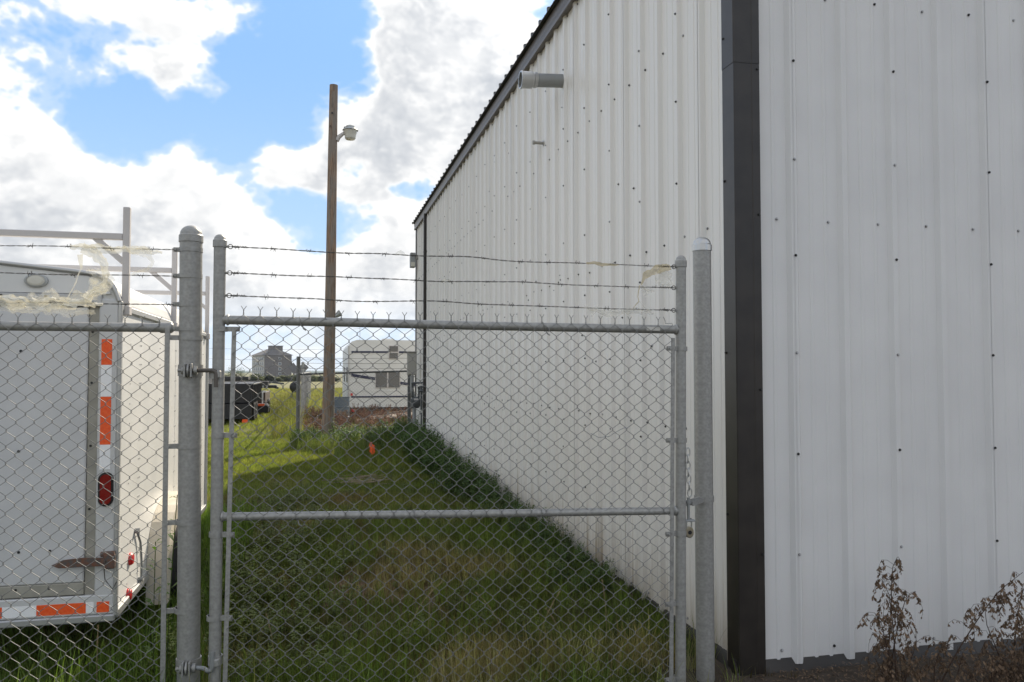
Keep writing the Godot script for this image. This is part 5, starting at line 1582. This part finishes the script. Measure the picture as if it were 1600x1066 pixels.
func grass_all() -> void:
	var r := RandomNumberGenerator.new()
	r.seed = 2024
	var short := []
	var tall := []
	var dry := []
	var leafy := []
	for k in 5: short.append([]); tall.append([]); dry.append([]); leafy.append([])
	# green lawn between wall and trailer, rougher near the gate
	for i in 60000:
		var z := -2.6 - 18.5 * pow(r.randf(), 1.35)
		var x := r.randf_range(-5.6, 2.5)
		if z > -8 and x < -2.4: continue
		if in_building(x, z): continue
		var pa := n_patch.get_noise_2d(x, z)
		var dn := n_dry.get_noise_2d(x, z)
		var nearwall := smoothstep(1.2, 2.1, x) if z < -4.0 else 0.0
		var col := Color(0.20, 0.25, 0.075).lerp(Color(0.33, 0.30, 0.11), clampf(0.5 + pa, 0, 1))
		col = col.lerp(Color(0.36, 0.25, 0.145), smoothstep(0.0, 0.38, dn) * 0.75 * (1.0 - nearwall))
		var worn := clampf(1.0 - Vector2((x - 0.35) / 1.05, (z + 6.1) / 1.5).length(), 0, 1)
		worn = smoothstep(0.15, 0.75, worn + 0.5 * dn)
		if r.randf() < worn * 0.55: continue
		col = col.lerp(Color(0.30, 0.21, 0.115), worn * 0.8)
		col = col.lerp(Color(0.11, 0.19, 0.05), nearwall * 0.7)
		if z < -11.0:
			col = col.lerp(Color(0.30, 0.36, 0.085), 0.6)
		col *= r.randf_range(0.75, 1.25)
		var s := r.randf_range(0.7, 1.3)
		if z > -4.3 and x > 1.7:
			if r.randf() < 0.93: continue
			col = Color(0.20, 0.15, 0.085) * r.randf_range(0.5, 1.1)
			s *= 0.8
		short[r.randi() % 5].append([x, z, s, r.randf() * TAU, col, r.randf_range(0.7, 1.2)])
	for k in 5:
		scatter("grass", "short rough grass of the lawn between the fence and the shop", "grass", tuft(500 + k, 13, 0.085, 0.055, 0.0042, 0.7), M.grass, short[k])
	# taller tussocks near the gate, along the fence and under the trailer
	for i in 5200:
		var x := r.randf_range(-3.2, 2.1)
		var z := -3.2 - 6.0 * pow(r.randf(), 1.5)
		if x < -1.0 and z < -4.6 and z > -8.0 and r.randf() < 0.7: continue
		if in_building(x, z): continue
		if z > -4.1 and x > 1.62 and r.randf() < 0.93: continue
		var dn := n_dry.get_noise_2d(x + 30.0, z)
		var col := Color(0.21, 0.28, 0.07).lerp(Color(0.45, 0.38, 0.20), smoothstep(0.0, 0.4, dn))
		col *= r.randf_range(0.7, 1.3)
		var hh := 1.0 if absf(z + 4.0) < 0.35 else 0.7
		if x < -0.6:
			hh = 1.15
			col = Color(0.21, 0.31, 0.07) * r.randf_range(0.7, 1.3)
		if i % 3 == 0:   # rank grass on the bank before the cross fence
			var bx := r.randf_range(-0.5, 2.1)
			var bz := -18.9 + absf(r.randfn(0, 1.9))
			if bx > lerpf(-0.7, 0.3, smoothstep(-18.0, -15.0, bz)):
				tall[r.randi() % 3].append([bx, bz, r.randf_range(0.9, 1.7), r.randf() * TAU, Color(0.20, 0.27, 0.07).lerp(Color(0.36, 0.32, 0.14), r.randf() * r.randf()) * r.randf_range(0.7, 1.2), r.randf_range(0.7, 1.1)])
		tall[r.randi() % 3].append([x, z, hh * r.randf_range(0.6, 1.2), r.randf() * TAU, col, r.randf_range(0.8, 1.2)])
	for k in 3:
		scatter("tall_grass", "taller grass tussocks along the gate and the white trailer", "grass", tuft(520 + k, 16, 0.25, 0.045, 0.0044, 0.6, 4), M.grass, tall[k])
	# leafy weeds: along the wall foot, left of the gate, and the dark bank before the cross fence
	for i in 1900:
		var q := r.randf()
		var x: float
		var z: float
		var s := r.randf_range(0.5, 1.1)
		var col := Color(0.10, 0.165, 0.04)
		if q < 0.34:
			z = -5.5 - 13.3 * r.randf()
			x = 2.12 - absf(r.randfn(0, 0.22)) - 0.25 * smoothstep(-9.0, -17.0, z) * r.randf()
			s *= lerpf(0.45, 1.25, smoothstep(-6.0, -14.0, z))
		elif q < 0.62:
			if r.randf() < 0.5: continue
			z = -18.9 + absf(r.randfn(0, 1.6))
			x = r.randf_range(-0.5, 2.1)
			if x < lerpf(-0.6, 0.5, smoothstep(-18.0, -15.5, z)): continue
			s *= 1.15
		elif q < 0.85:
			x = -0.45 + r.randfn(0, 0.34)
			if r.randf() < 0.3: continue
			z = r.randf_range(-4.2, -10.5)
			col = Color(0.16, 0.20, 0.045)
			s *= 0.62
		else:
			x = r.randf_range(-0.8, 1.9)
			z = r.randf_range(-4.4, -13.0)
			s *= 0.45
			col = Color(0.15, 0.18, 0.045)
		if in_building(x, z) or (x < -0.95 and z > -8.2): continue
		leafy[r.randi() % 4].append([x, z, s, r.randf() * TAU, col * r.randf_range(0.7, 1.35), r.randf_range(0.7, 1.1)])
	for k in 4:
		scatter("weeds", "leafy green weeds along the wall foot and in the rough grass", "weeds", weed(540 + k, 0.42, 15, 0.085, 0.034, 4), M.leaf, leafy[k])
	# bright lawn and rough field further off
	var far_short := [[], [], []]
	for i in 26000:
		var z := -13.0 - 62.0 * pow(r.randf(), 1.5)
		var x := r.randf_range(-0.42, 0.12) * -z - 1.0 + (2.0 if r.randf() < 0.3 else 0.0)
		x = r.randf_range(-0.34 * -z, 0.10 * -z)
		if in_building(x, z) or x > 3.0 and z > -27: continue
		if x > 0.9 and x < 3.5 and z < -27.4 and z > -34.6: continue
		var pa := n_patch.get_noise_2d(x * 0.4, z * 0.4)
		var col := Color(0.30, 0.35, 0.08).lerp(Color(0.37, 0.36, 0.12), clampf(0.5 + 1.2 * pa, 0, 1))
		if z < -33: col = col.lerp(Color(0.36, 0.33, 0.14), 0.7)
		var s := lerpf(0.9, 2.2, smoothstep(-14.0, -50.0, z))
		far_short[r.randi() % 3].append([x, z, s * r.randf_range(0.7, 1.2), r.randf() * TAU, col * r.randf_range(0.8, 1.25), r.randf_range(0.7, 1.1)])
	for k in 3:
		scatter("grass", "sunlit mown lawn and field beyond the shop", "grass", tuft(560 + k, 14, 0.10, 0.10, 0.008, 0.6), M.grass, far_short[k])
	# tall yellow weeds left of the far fence, and red-brown dock before the travel trailer
	var gold := [[], []]
	var straw := []
	for i in 520:
		var z := r.randf_range(-20.5, -42.0)
		var x := r.randf_range(-0.75, 0.0) * lerpf(0.8, 2.0, smoothstep(-21.0, -40.0, z)) - 0.45
		if x < -1.75 and z > -34: continue
		var col := Color(0.36, 0.31, 0.09).lerp(Color(0.24, 0.29, 0.07), r.randf()) * r.randf_range(0.7, 1.3)
		if i % 3 == 0:
			gold[i % 2].append([x, z, r.randf_range(0.6, 1.2), r.randf() * TAU, col, r.randf_range(0.7, 1.15)])
		else:
			straw.append([x, z, r.randf_range(0.6, 1.2), r.randf() * TAU, col, r.randf_range(0.6, 1.15)])
	for k in 2:
		scatter("yellow_weeds", "tall yellow green weeds left of the far fence", "weeds", weed(580 + k, 0.62, 12, 0.07, 0.022, 5), M.leaf, gold[k])
	scatter("tall_grass", "tall yellowing grass among the weeds left of the far fence", "grass", tuft(590, 18, 0.55, 0.12, 0.008, 0.45, 4), M.grass, straw)
	var red := [[], []]
	for i in 330:
		var z := r.randf_range(-19.4, -26.5)
		var x := r.randf_range(-0.35, 3.0)
		var col := Color(0.17, 0.065, 0.038).lerp(Color(0.27, 0.19, 0.09), r.randf() * r.randf() * 1.2)
		red[i % 2].append([x, z, r.randf_range(0.6, 1.05), r.randf() * TAU, col * r.randf_range(0.6, 1.3), r.randf_range(0.8, 1.1)])
	for k in 2:
		scatter("dock_weeds", "red brown seeding dock weeds before the travel trailer", "weeds", plume(600 + k, 0.5), M.dry, red[k])
	# far rough growth: a low strip of bushes at the end of the field
	var strip := [[], []]
	for i in 900:
		var z := r.randf_range(-180.0, -320.0)
		var x := r.randf_range(-0.42, 0.02) * -z
		strip[i % 2].append([x, z, r.randf_range(3.0, 6.0), r.randf() * TAU, Color(0.13, 0.14, 0.05) * r.randf_range(0.6, 1.3), r.randf_range(0.3, 0.6)])
	for k in 2:
		scatter("field_scrub", "low scrub at the far edge of the field", "scrub", weed(620 + k, 0.5, 26, 0.2, 0.1, 7), M.leaf, strip[k])

func bush(called: String, label: String, at: Vector3, w: float, h: float, sd: int, col: Color) -> void:
	var t := thing(called, label, "bush", at)
	var r := RandomNumberGenerator.new()
	r.seed = sd
	var st := MB.new()
	var lf := MB.new()
	for s in 26:
		var a := r.randf() * TAU
		var top := at + Vector3(cos(a) * w * r.randf_range(0.1, 0.5), h * r.randf_range(0.5, 1.0), sin(a) * w * r.randf_range(0.1, 0.5))
		st.tube(PackedVector3Array([at, at.lerp(top, 0.5) + Vector3(0, h * 0.08, 0), top]), [0.03, 0.018, 0.006], 5)
		for i in 90:
			var p := at.lerp(top, r.randf_range(0.3, 1.0)) + Vector3(r.randfn(), r.randfn() * 0.7, r.randfn()) * w * 0.07
			if p.y < at.y: continue
			var b := r.randf() * TAU
			var g := r.randf_range(0.7, 1.3)
			leaf(lf, p, Vector3(cos(b), r.randf_range(-0.4, 0.5), sin(b)).normalized(), Vector3.UP, 0.16, 0.07, col * g)
	obj("stem", st, M.brown_paint, t)
	obj("foliage", lf, M.leaf, t, "stuff")

# a withered weed: brown arching stems with drooping side twigs hung with curled dead leaves
func dead_plant(label: String, base: Vector3, stems: Array, sd: int) -> void:
	var t := thing("withered_weed", label, "dead plant", base, "withered weeds by the front wall")
	var r := RandomNumberGenerator.new()
	r.seed = sd
	var lv := MB.new()
	for stem in stems:
		var cv := Curve3D.new()
		var path: Array = stem
		for i in path.size():
			var a: Vector3 = path[maxi(i - 1, 0)]
			var b: Vector3 = path[mini(i + 1, path.size() - 1)]
			cv.add_point(path[i], (a - b) / 6.0, (b - a) / 6.0)
		var L := cv.get_baked_length()
		var pts := PackedVector3Array()
		var rr := []
		for i in 15:
			var q := i / 14.0
			pts.append(cv.sample_baked(q * L)); rr.append(lerpf(0.0042, 0.0013, q))
		var mb := MB.new()
		mb.tube(pts, rr, 6, Color(0.055, 0.032, 0.02))
		var twigs := int(L / 0.021)
		for i in twigs:
			var q := r.randf_range(0.12, 1.0)
			var p := cv.sample_baked(q * L)
			var a := r.randf() * TAU
			var d := Vector3(cos(a), 0, sin(a) * 0.7)
			var len := r.randf_range(0.03, 0.125) * (1.25 - 0.6 * q)
			var tip := p + d * len + Vector3.UP * len * r.randf_range(-0.1, 0.5)
			var end := tip + d * len * 0.35 - Vector3.UP * len * r.randf_range(0.4, 1.3)
			var tw := PackedVector3Array([p, p.lerp(tip, 0.55) + Vector3.UP * len * 0.14, tip, tip.lerp(end, 0.6) + d * len * 0.12, end])
			mb.tube(tw, 0.0009, 4, Color(0.06, 0.036, 0.022), false)
			for j in r.randi_range(5, 10):
				var u := r.randf_range(0.25, 1.0) * 3.99
				var lp := tw[int(u)].lerp(tw[int(u) + 1], u - int(u))
				var b := r.randf() * TAU
				var g := r.randf_range(0.5, 1.4)
				var dd := Vector3(cos(b) * 0.5, -1.0, sin(b) * 0.5).normalized()
				var cc := Color(0.20, 0.135, 0.085) * g
				var ll := r.randf_range(0.011, 0.033)
				leaf(lv, lp, dd, Vector3(cos(b + 1.5), 0.2, sin(b + 1.5)).normalized(), ll, ll * r.randf_range(0.3, 0.6), cc)
				leaf(lv, lp + dd * ll * 0.5, (dd + Vector3(sin(b), 0.1, cos(b)) * 0.7).normalized(), Vector3(cos(b), 0.2, sin(b)).normalized(), ll * 0.7, ll * 0.3, cc * 0.85)
		obj("stem", mb, M.dry, t)
	obj("withered_leaves", lv, M.dry, t, "stuff")

func plants() -> void:
	bush("bush", "green leafy bush on the skyline left of the hotel", Vector3(-7.6, -0.1, -80), 2.2, 2.1, 701, Color(0.07, 0.10, 0.03))
	bush("bush", "low green bush on the skyline at the edge of the white trailer", Vector3(-10.4, -0.1, -85), 2.6, 1.3, 702, Color(0.08, 0.105, 0.032))
	var B := Vector3(2.80, -0.06, -3.62)
	dead_plant("tall upright withered weed with drooping brown leaves against the front wall", B, [
		[B, B + Vector3(0.0, 0.25, 0.0), B + Vector3(0.02, 0.5, 0.0), B + Vector3(0.025, 0.66, 0.0), B + Vector3(0.05, 0.72, 0.01)],
		[B, B + Vector3(0.03, 0.28, 0.0), B + Vector3(0.10, 0.52, 0.01), B + Vector3(0.155, 0.545, 0.01)],
		[B + Vector3(0.01, 0, 0.02), B + Vector3(-0.02, 0.22, 0.03), B + Vector3(-0.06, 0.40, 0.03), B + Vector3(-0.10, 0.46, 0.03)],
		[B + Vector3(0.02, 0, 0.03), B + Vector3(0.01, 0.3, 0.03), B + Vector3(-0.01, 0.55, 0.02), B + Vector3(-0.05, 0.62, 0.02)],
		[B + Vector3(0.04, 0, 0.02), B + Vector3(0.10, 0.18, 0.02), B + Vector3(0.15, 0.30, 0.02), B + Vector3(0.17, 0.29, 0.02)],
		[B, B + Vector3(-0.06, 0.15, 0.04), B + Vector3(-0.12, 0.25, 0.05), B + Vector3(-0.15, 0.22, 0.05)]], 801)
	B = Vector3(3.06, -0.06, -3.62)
	dead_plant("withered weed whose long bare stem arches up to the right", B, [
		[B, B + Vector3(0.10, 0.16, 0.0), B + Vector3(0.26, 0.36, 0.0), B + Vector3(0.42, 0.52, 0.0), B + Vector3(0.56, 0.60, 0.0)],
		[B + Vector3(-0.02, 0, 0.02), B + Vector3(-0.01, 0.16, 0.02), B + Vector3(0.03, 0.26, 0.02), B + Vector3(0.09, 0.27, 0.02)],
		[B + Vector3(0.10, 0, 0.02), B + Vector3(0.14, 0.16, 0.02), B + Vector3(0.17, 0.22, 0.02)]], 802)
	B = Vector3(3.50, -0.06, -3.58)
	dead_plant("bushy dense withered weed at the right edge", B, [
		[B, B + Vector3(0.02, 0.25, 0.0), B + Vector3(0.07, 0.50, 0.0), B + Vector3(0.14, 0.62, 0.0)],
		[B, B + Vector3(-0.08, 0.2, 0.0), B + Vector3(-0.15, 0.36, 0.0), B + Vector3(-0.16, 0.46, 0.0)],
		[B, B + Vector3(0.10, 0.2, 0.03), B + Vector3(0.22, 0.40, 0.03)],
		[B + Vector3(0.03, 0, 0.06), B + Vector3(0.02, 0.22, 0.06), B + Vector3(-0.02, 0.42, 0.06)],
		[B + Vector3(-0.03, 0, 0.06), B + Vector3(-0.10, 0.15, 0.06), B + Vector3(-0.20, 0.24, 0.06)],
		[B + Vector3(0.06, 0, 0.02), B + Vector3(0.10, 0.30, 0.02), B + Vector3(0.13, 0.55, 0.02)]], 803)
	B = Vector3(3.27, -0.06, -3.50)
	dead_plant("low matted withered weed between the two taller dead weeds", B, [
		[B, B + Vector3(-0.06, 0.12, 0.0), B + Vector3(-0.14, 0.17, 0.0)], [B, B + Vector3(0.06, 0.16, 0.0), B + Vector3(0.13, 0.22, 0.0)],
		[B, B + Vector3(0.0, 0.14, 0.03), B + Vector3(0.01, 0.24, 0.03)], [B + Vector3(-0.1, 0, 0), B + Vector3(-0.2, 0.09, 0.02), B + Vector3(-0.32, 0.12, 0.02)]], 804)
	B = Vector3(2.95, -0.06, -3.45)
	dead_plant("low withered weed sprawling in front of the tallest dead weed", B, [
		[B, B + Vector3(-0.09, 0.09, 0.0), B + Vector3(-0.2, 0.13, 0.0)], [B, B + Vector3(0.05, 0.12, 0.0), B + Vector3(0.12, 0.15, 0.0)],
		[B, B + Vector3(0.0, 0.12, 0.03), B + Vector3(-0.03, 0.19, 0.03)], [B + Vector3(-0.1, 0, 0), B + Vector3(-0.25, 0.06, 0.02), B + Vector3(-0.42, 0.08, 0.02)]], 805)
	B = Vector3(3.44, -0.04, -3.40)
	dead_plant("knee high tangled withered weed nearest the camera at the right edge", B, [
		[B, B + Vector3(-0.05, 0.14, 0.0), B + Vector3(-0.12, 0.24, 0.0)], [B, B + Vector3(0.05, 0.18, 0.0), B + Vector3(0.10, 0.31, 0.0)],
		[B, B + Vector3(0.0, 0.16, 0.03), B + Vector3(-0.02, 0.33, 0.03)], [B, B + Vector3(0.02, 0.12, -0.03), B + Vector3(0.06, 0.22, -0.05)]], 806)
	# dead leaf litter and dry stubble along the front wall
	var r := RandomNumberGenerator.new()
	r.seed = 91
	var lit := MB.new()
	for i in 2600:
		var x := r.randf_range(2.05, 4.6)
		var z := -3.98 + absf(r.randfn(0, 0.45))
		var b := r.randf() * TAU
		var g := r.randf_range(0.4, 1.5)
		leaf(lit, Vector3(x, gy(x, z) + r.randf() * 0.03 * smoothstep(2.3, 2.9, x) + 0.003, z), Vector3(cos(b), r.randf_range(-0.1, 0.5), sin(b)).normalized(), Vector3.UP, r.randf_range(0.012, 0.04), 0.008, Color(0.13, 0.085, 0.052) * g)
	var o := obj("leaf_litter", lit, M.dry, null, "stuff")
	tag(o, "dead leaves and stubble littering the soil along the front wall", "leaf litter")
	# grasses with ripe seed heads near the gate
	var labels := ["seed head grass stalk bending left behind the gate, nearest the middle", "seed head grass stalk just behind the gate, below the mid rail", "tall seed head grass stalk near the right gate upright", "seed head grass stalk leaning right in front of the wall foot", "short seed head grass stalk behind the lower gate mesh at right", "pale seed head grass stalk between gate middle and right upright", "thin dry grass stalk by the left gate upright", "seed head grass stalk under the trailer's rear bumper"]
	var spots := [Vector3(0.50, 0, -4.75), Vector3(0.62, 0, -4.7), Vector3(1.32, 0, -4.35), Vector3(1.62, 0, -4.5), Vector3(1.15, 0, -4.3), Vector3(1.02, 0, -4.45), Vector3(-0.2, 0, -4.4), Vector3(-1.0, 0, -4.25)]
	for i in spots.size():
		var mb := MB.new()
		var at: Vector3 = spots[i]
		at.y = gy(at.x, at.z)
		var lx := r.randf_range(-0.22, 0.22)
		var h := r.randf_range(0.34, 0.50)
		var pts := PackedVector3Array()
		for k in 8:
			var q := k / 7.0
			pts.append(at + Vector3(lx * q * q, h * q * (1.0 - 0.12 * q * q), 0.03 * q))
		mb.tube(pts, 0.0016, 4, Color(0.30, 0.25, 0.13), false)
		for k in 46:
			var q := r.randf_range(0.0, 1.0)
			var p := pts[6].lerp(pts[7], q * 0.9 + 0.1) if q > 0.5 else pts[5].lerp(pts[6], q * 2.0)
			var b := r.randf() * TAU
			var ax := (pts[7] - pts[6]).normalized()
			leaf(mb, p, (ax + Vector3(cos(b), 0, sin(b)) * 0.35).normalized(), Vector3(cos(b), 0.3, sin(b)).normalized(), 0.017, 0.004, Color(0.36, 0.29, 0.16) * r.randf_range(0.7, 1.2))
		for k in 5:
			blade(mb, at, Vector3(r.randfn(), 0, r.randfn()).normalized(), r.randf_range(0.12, 0.28), 0.6, 0.004, Color(0.15, 0.17, 0.05))
		tag(obj("seed_grass", mb, M.dry), labels[i], "grass stalk", "seed head grasses near the gate")
	# the leafy weed that climbs beside the hinge post
	var t := thing("leafy_weed", "thin bright green weed growing up beside the left gate post", "weed", Vector3(-0.78, 0, -4.3))
	var sm := MB.new()
	var lf := MB.new()
	for s in 2:
		var at := Vector3(-0.69 - 0.045 * s, -0.02, -4.24)
		var h := 1.02 - 0.22 * s
		var pts := PackedVector3Array()
		for k in 8:
			var q := k / 7.0
			pts.append(at + Vector3(0.03 * q * q - 0.05 * s * q, h * q, 0.02 * sin(q * 5.0)))
		sm.tube(pts, 0.0022, 5, Color(0.09, 0.13, 0.035))
		for k in 24:
			var q := r.randf_range(0.35, 1.0) * 6.99
			var p := pts[int(q)].lerp(pts[int(q) + 1], q - int(q))
			var b := r.randf() * TAU
			leaf(lf, p, Vector3(cos(b), r.randf_range(0.0, 0.8), sin(b)).normalized(), Vector3.UP, r.randf_range(0.04, 0.085), r.randf_range(0.012, 0.026), Color(0.13, 0.21, 0.045) * r.randf_range(0.8, 1.2))
	obj("stem", sm, M.grass, t)
	obj("leaves", lf, M.leaf, t, "stuff")
	# cut straw lying in the shade
	var sw := MB.new()
	for i in 40:
		var p := Vector3(0.42 + r.randfn() * 0.2, 0.05, -11.9 + r.randfn() * 0.3)
		var a := r.randfn() * 0.5
		sw.tube(PackedVector3Array([p, p + Vector3(cos(a), r.randf_range(0, 0.12), sin(a)) * r.randf_range(0.15, 0.4)]), 0.004, 4, Color(0.32, 0.26, 0.18), false)
	tag(obj("dry_straw", sw, M.dry, null, "stuff"), "small heap of pale cut straw lying on the shaded lawn", "straw")

func _ready() -> void:
	# ---- camera, sky, sun, exposure
	var cam := Camera3D.new()
	cam.name = "camera"
	cam.fov = rad_to_deg(2.0 * atan(533.0 / 1280.0))
	cam.near = 0.05
	cam.far = 3000.0
	cam.position = Vector3(0, 1.6, 0)
	cam.rotation = Vector3(deg_to_rad(2.1), deg_to_rad(-13.3), 0)
	add_child(cam)
	var we := WorldEnvironment.new()
	we.name = "environment"
	var env := Environment.new()
	env.background_mode = Environment.BG_SKY
	env.sky = Sky.new()
	var sm := PanoramaSkyMaterial.new()
	sm.panorama = ImageTexture.create_from_image(sky_image())
	sm.energy_multiplier = 1.0
	env.sky.sky_material = sm
	env.sky_rotation = Vector3(0, PI, 0)
	env.tonemap_mode = Environment.TONE_MAPPER_LINEAR
	env.tonemap_exposure = 1.3
	env.sdfgi_enabled = true
	env.ssao_enabled = true
	env.ssil_enabled = true
	env.fog_enabled = true
	env.fog_density = 0.0002
	env.fog_light_color = Color(0.82, 0.87, 0.93)
	we.environment = env
	add_child(we)
	var sun := DirectionalLight3D.new()
	sun.name = "sun"
	sun.light_energy = 1.6
	sun.light_color = Color(1.0, 0.95, 0.87)
	sun.light_angular_distance = 0.5
	sun.shadow_enabled = true
	add_child(sun)
	var to_sun := Vector3(sin(deg_to_rad(28.9)) * cos(deg_to_rad(36.3)), sin(deg_to_rad(36.3)), -cos(deg_to_rad(28.9)) * cos(deg_to_rad(36.3)))
	sun.look_at_from_position(to_sun * 50.0, Vector3.ZERO, Vector3.UP)
	materials()
	ground()
	building()
	trailer()
	gate_things()
	pole_and_utilities()
	yard_things()
	far_things()
	plants()
	grass_all()
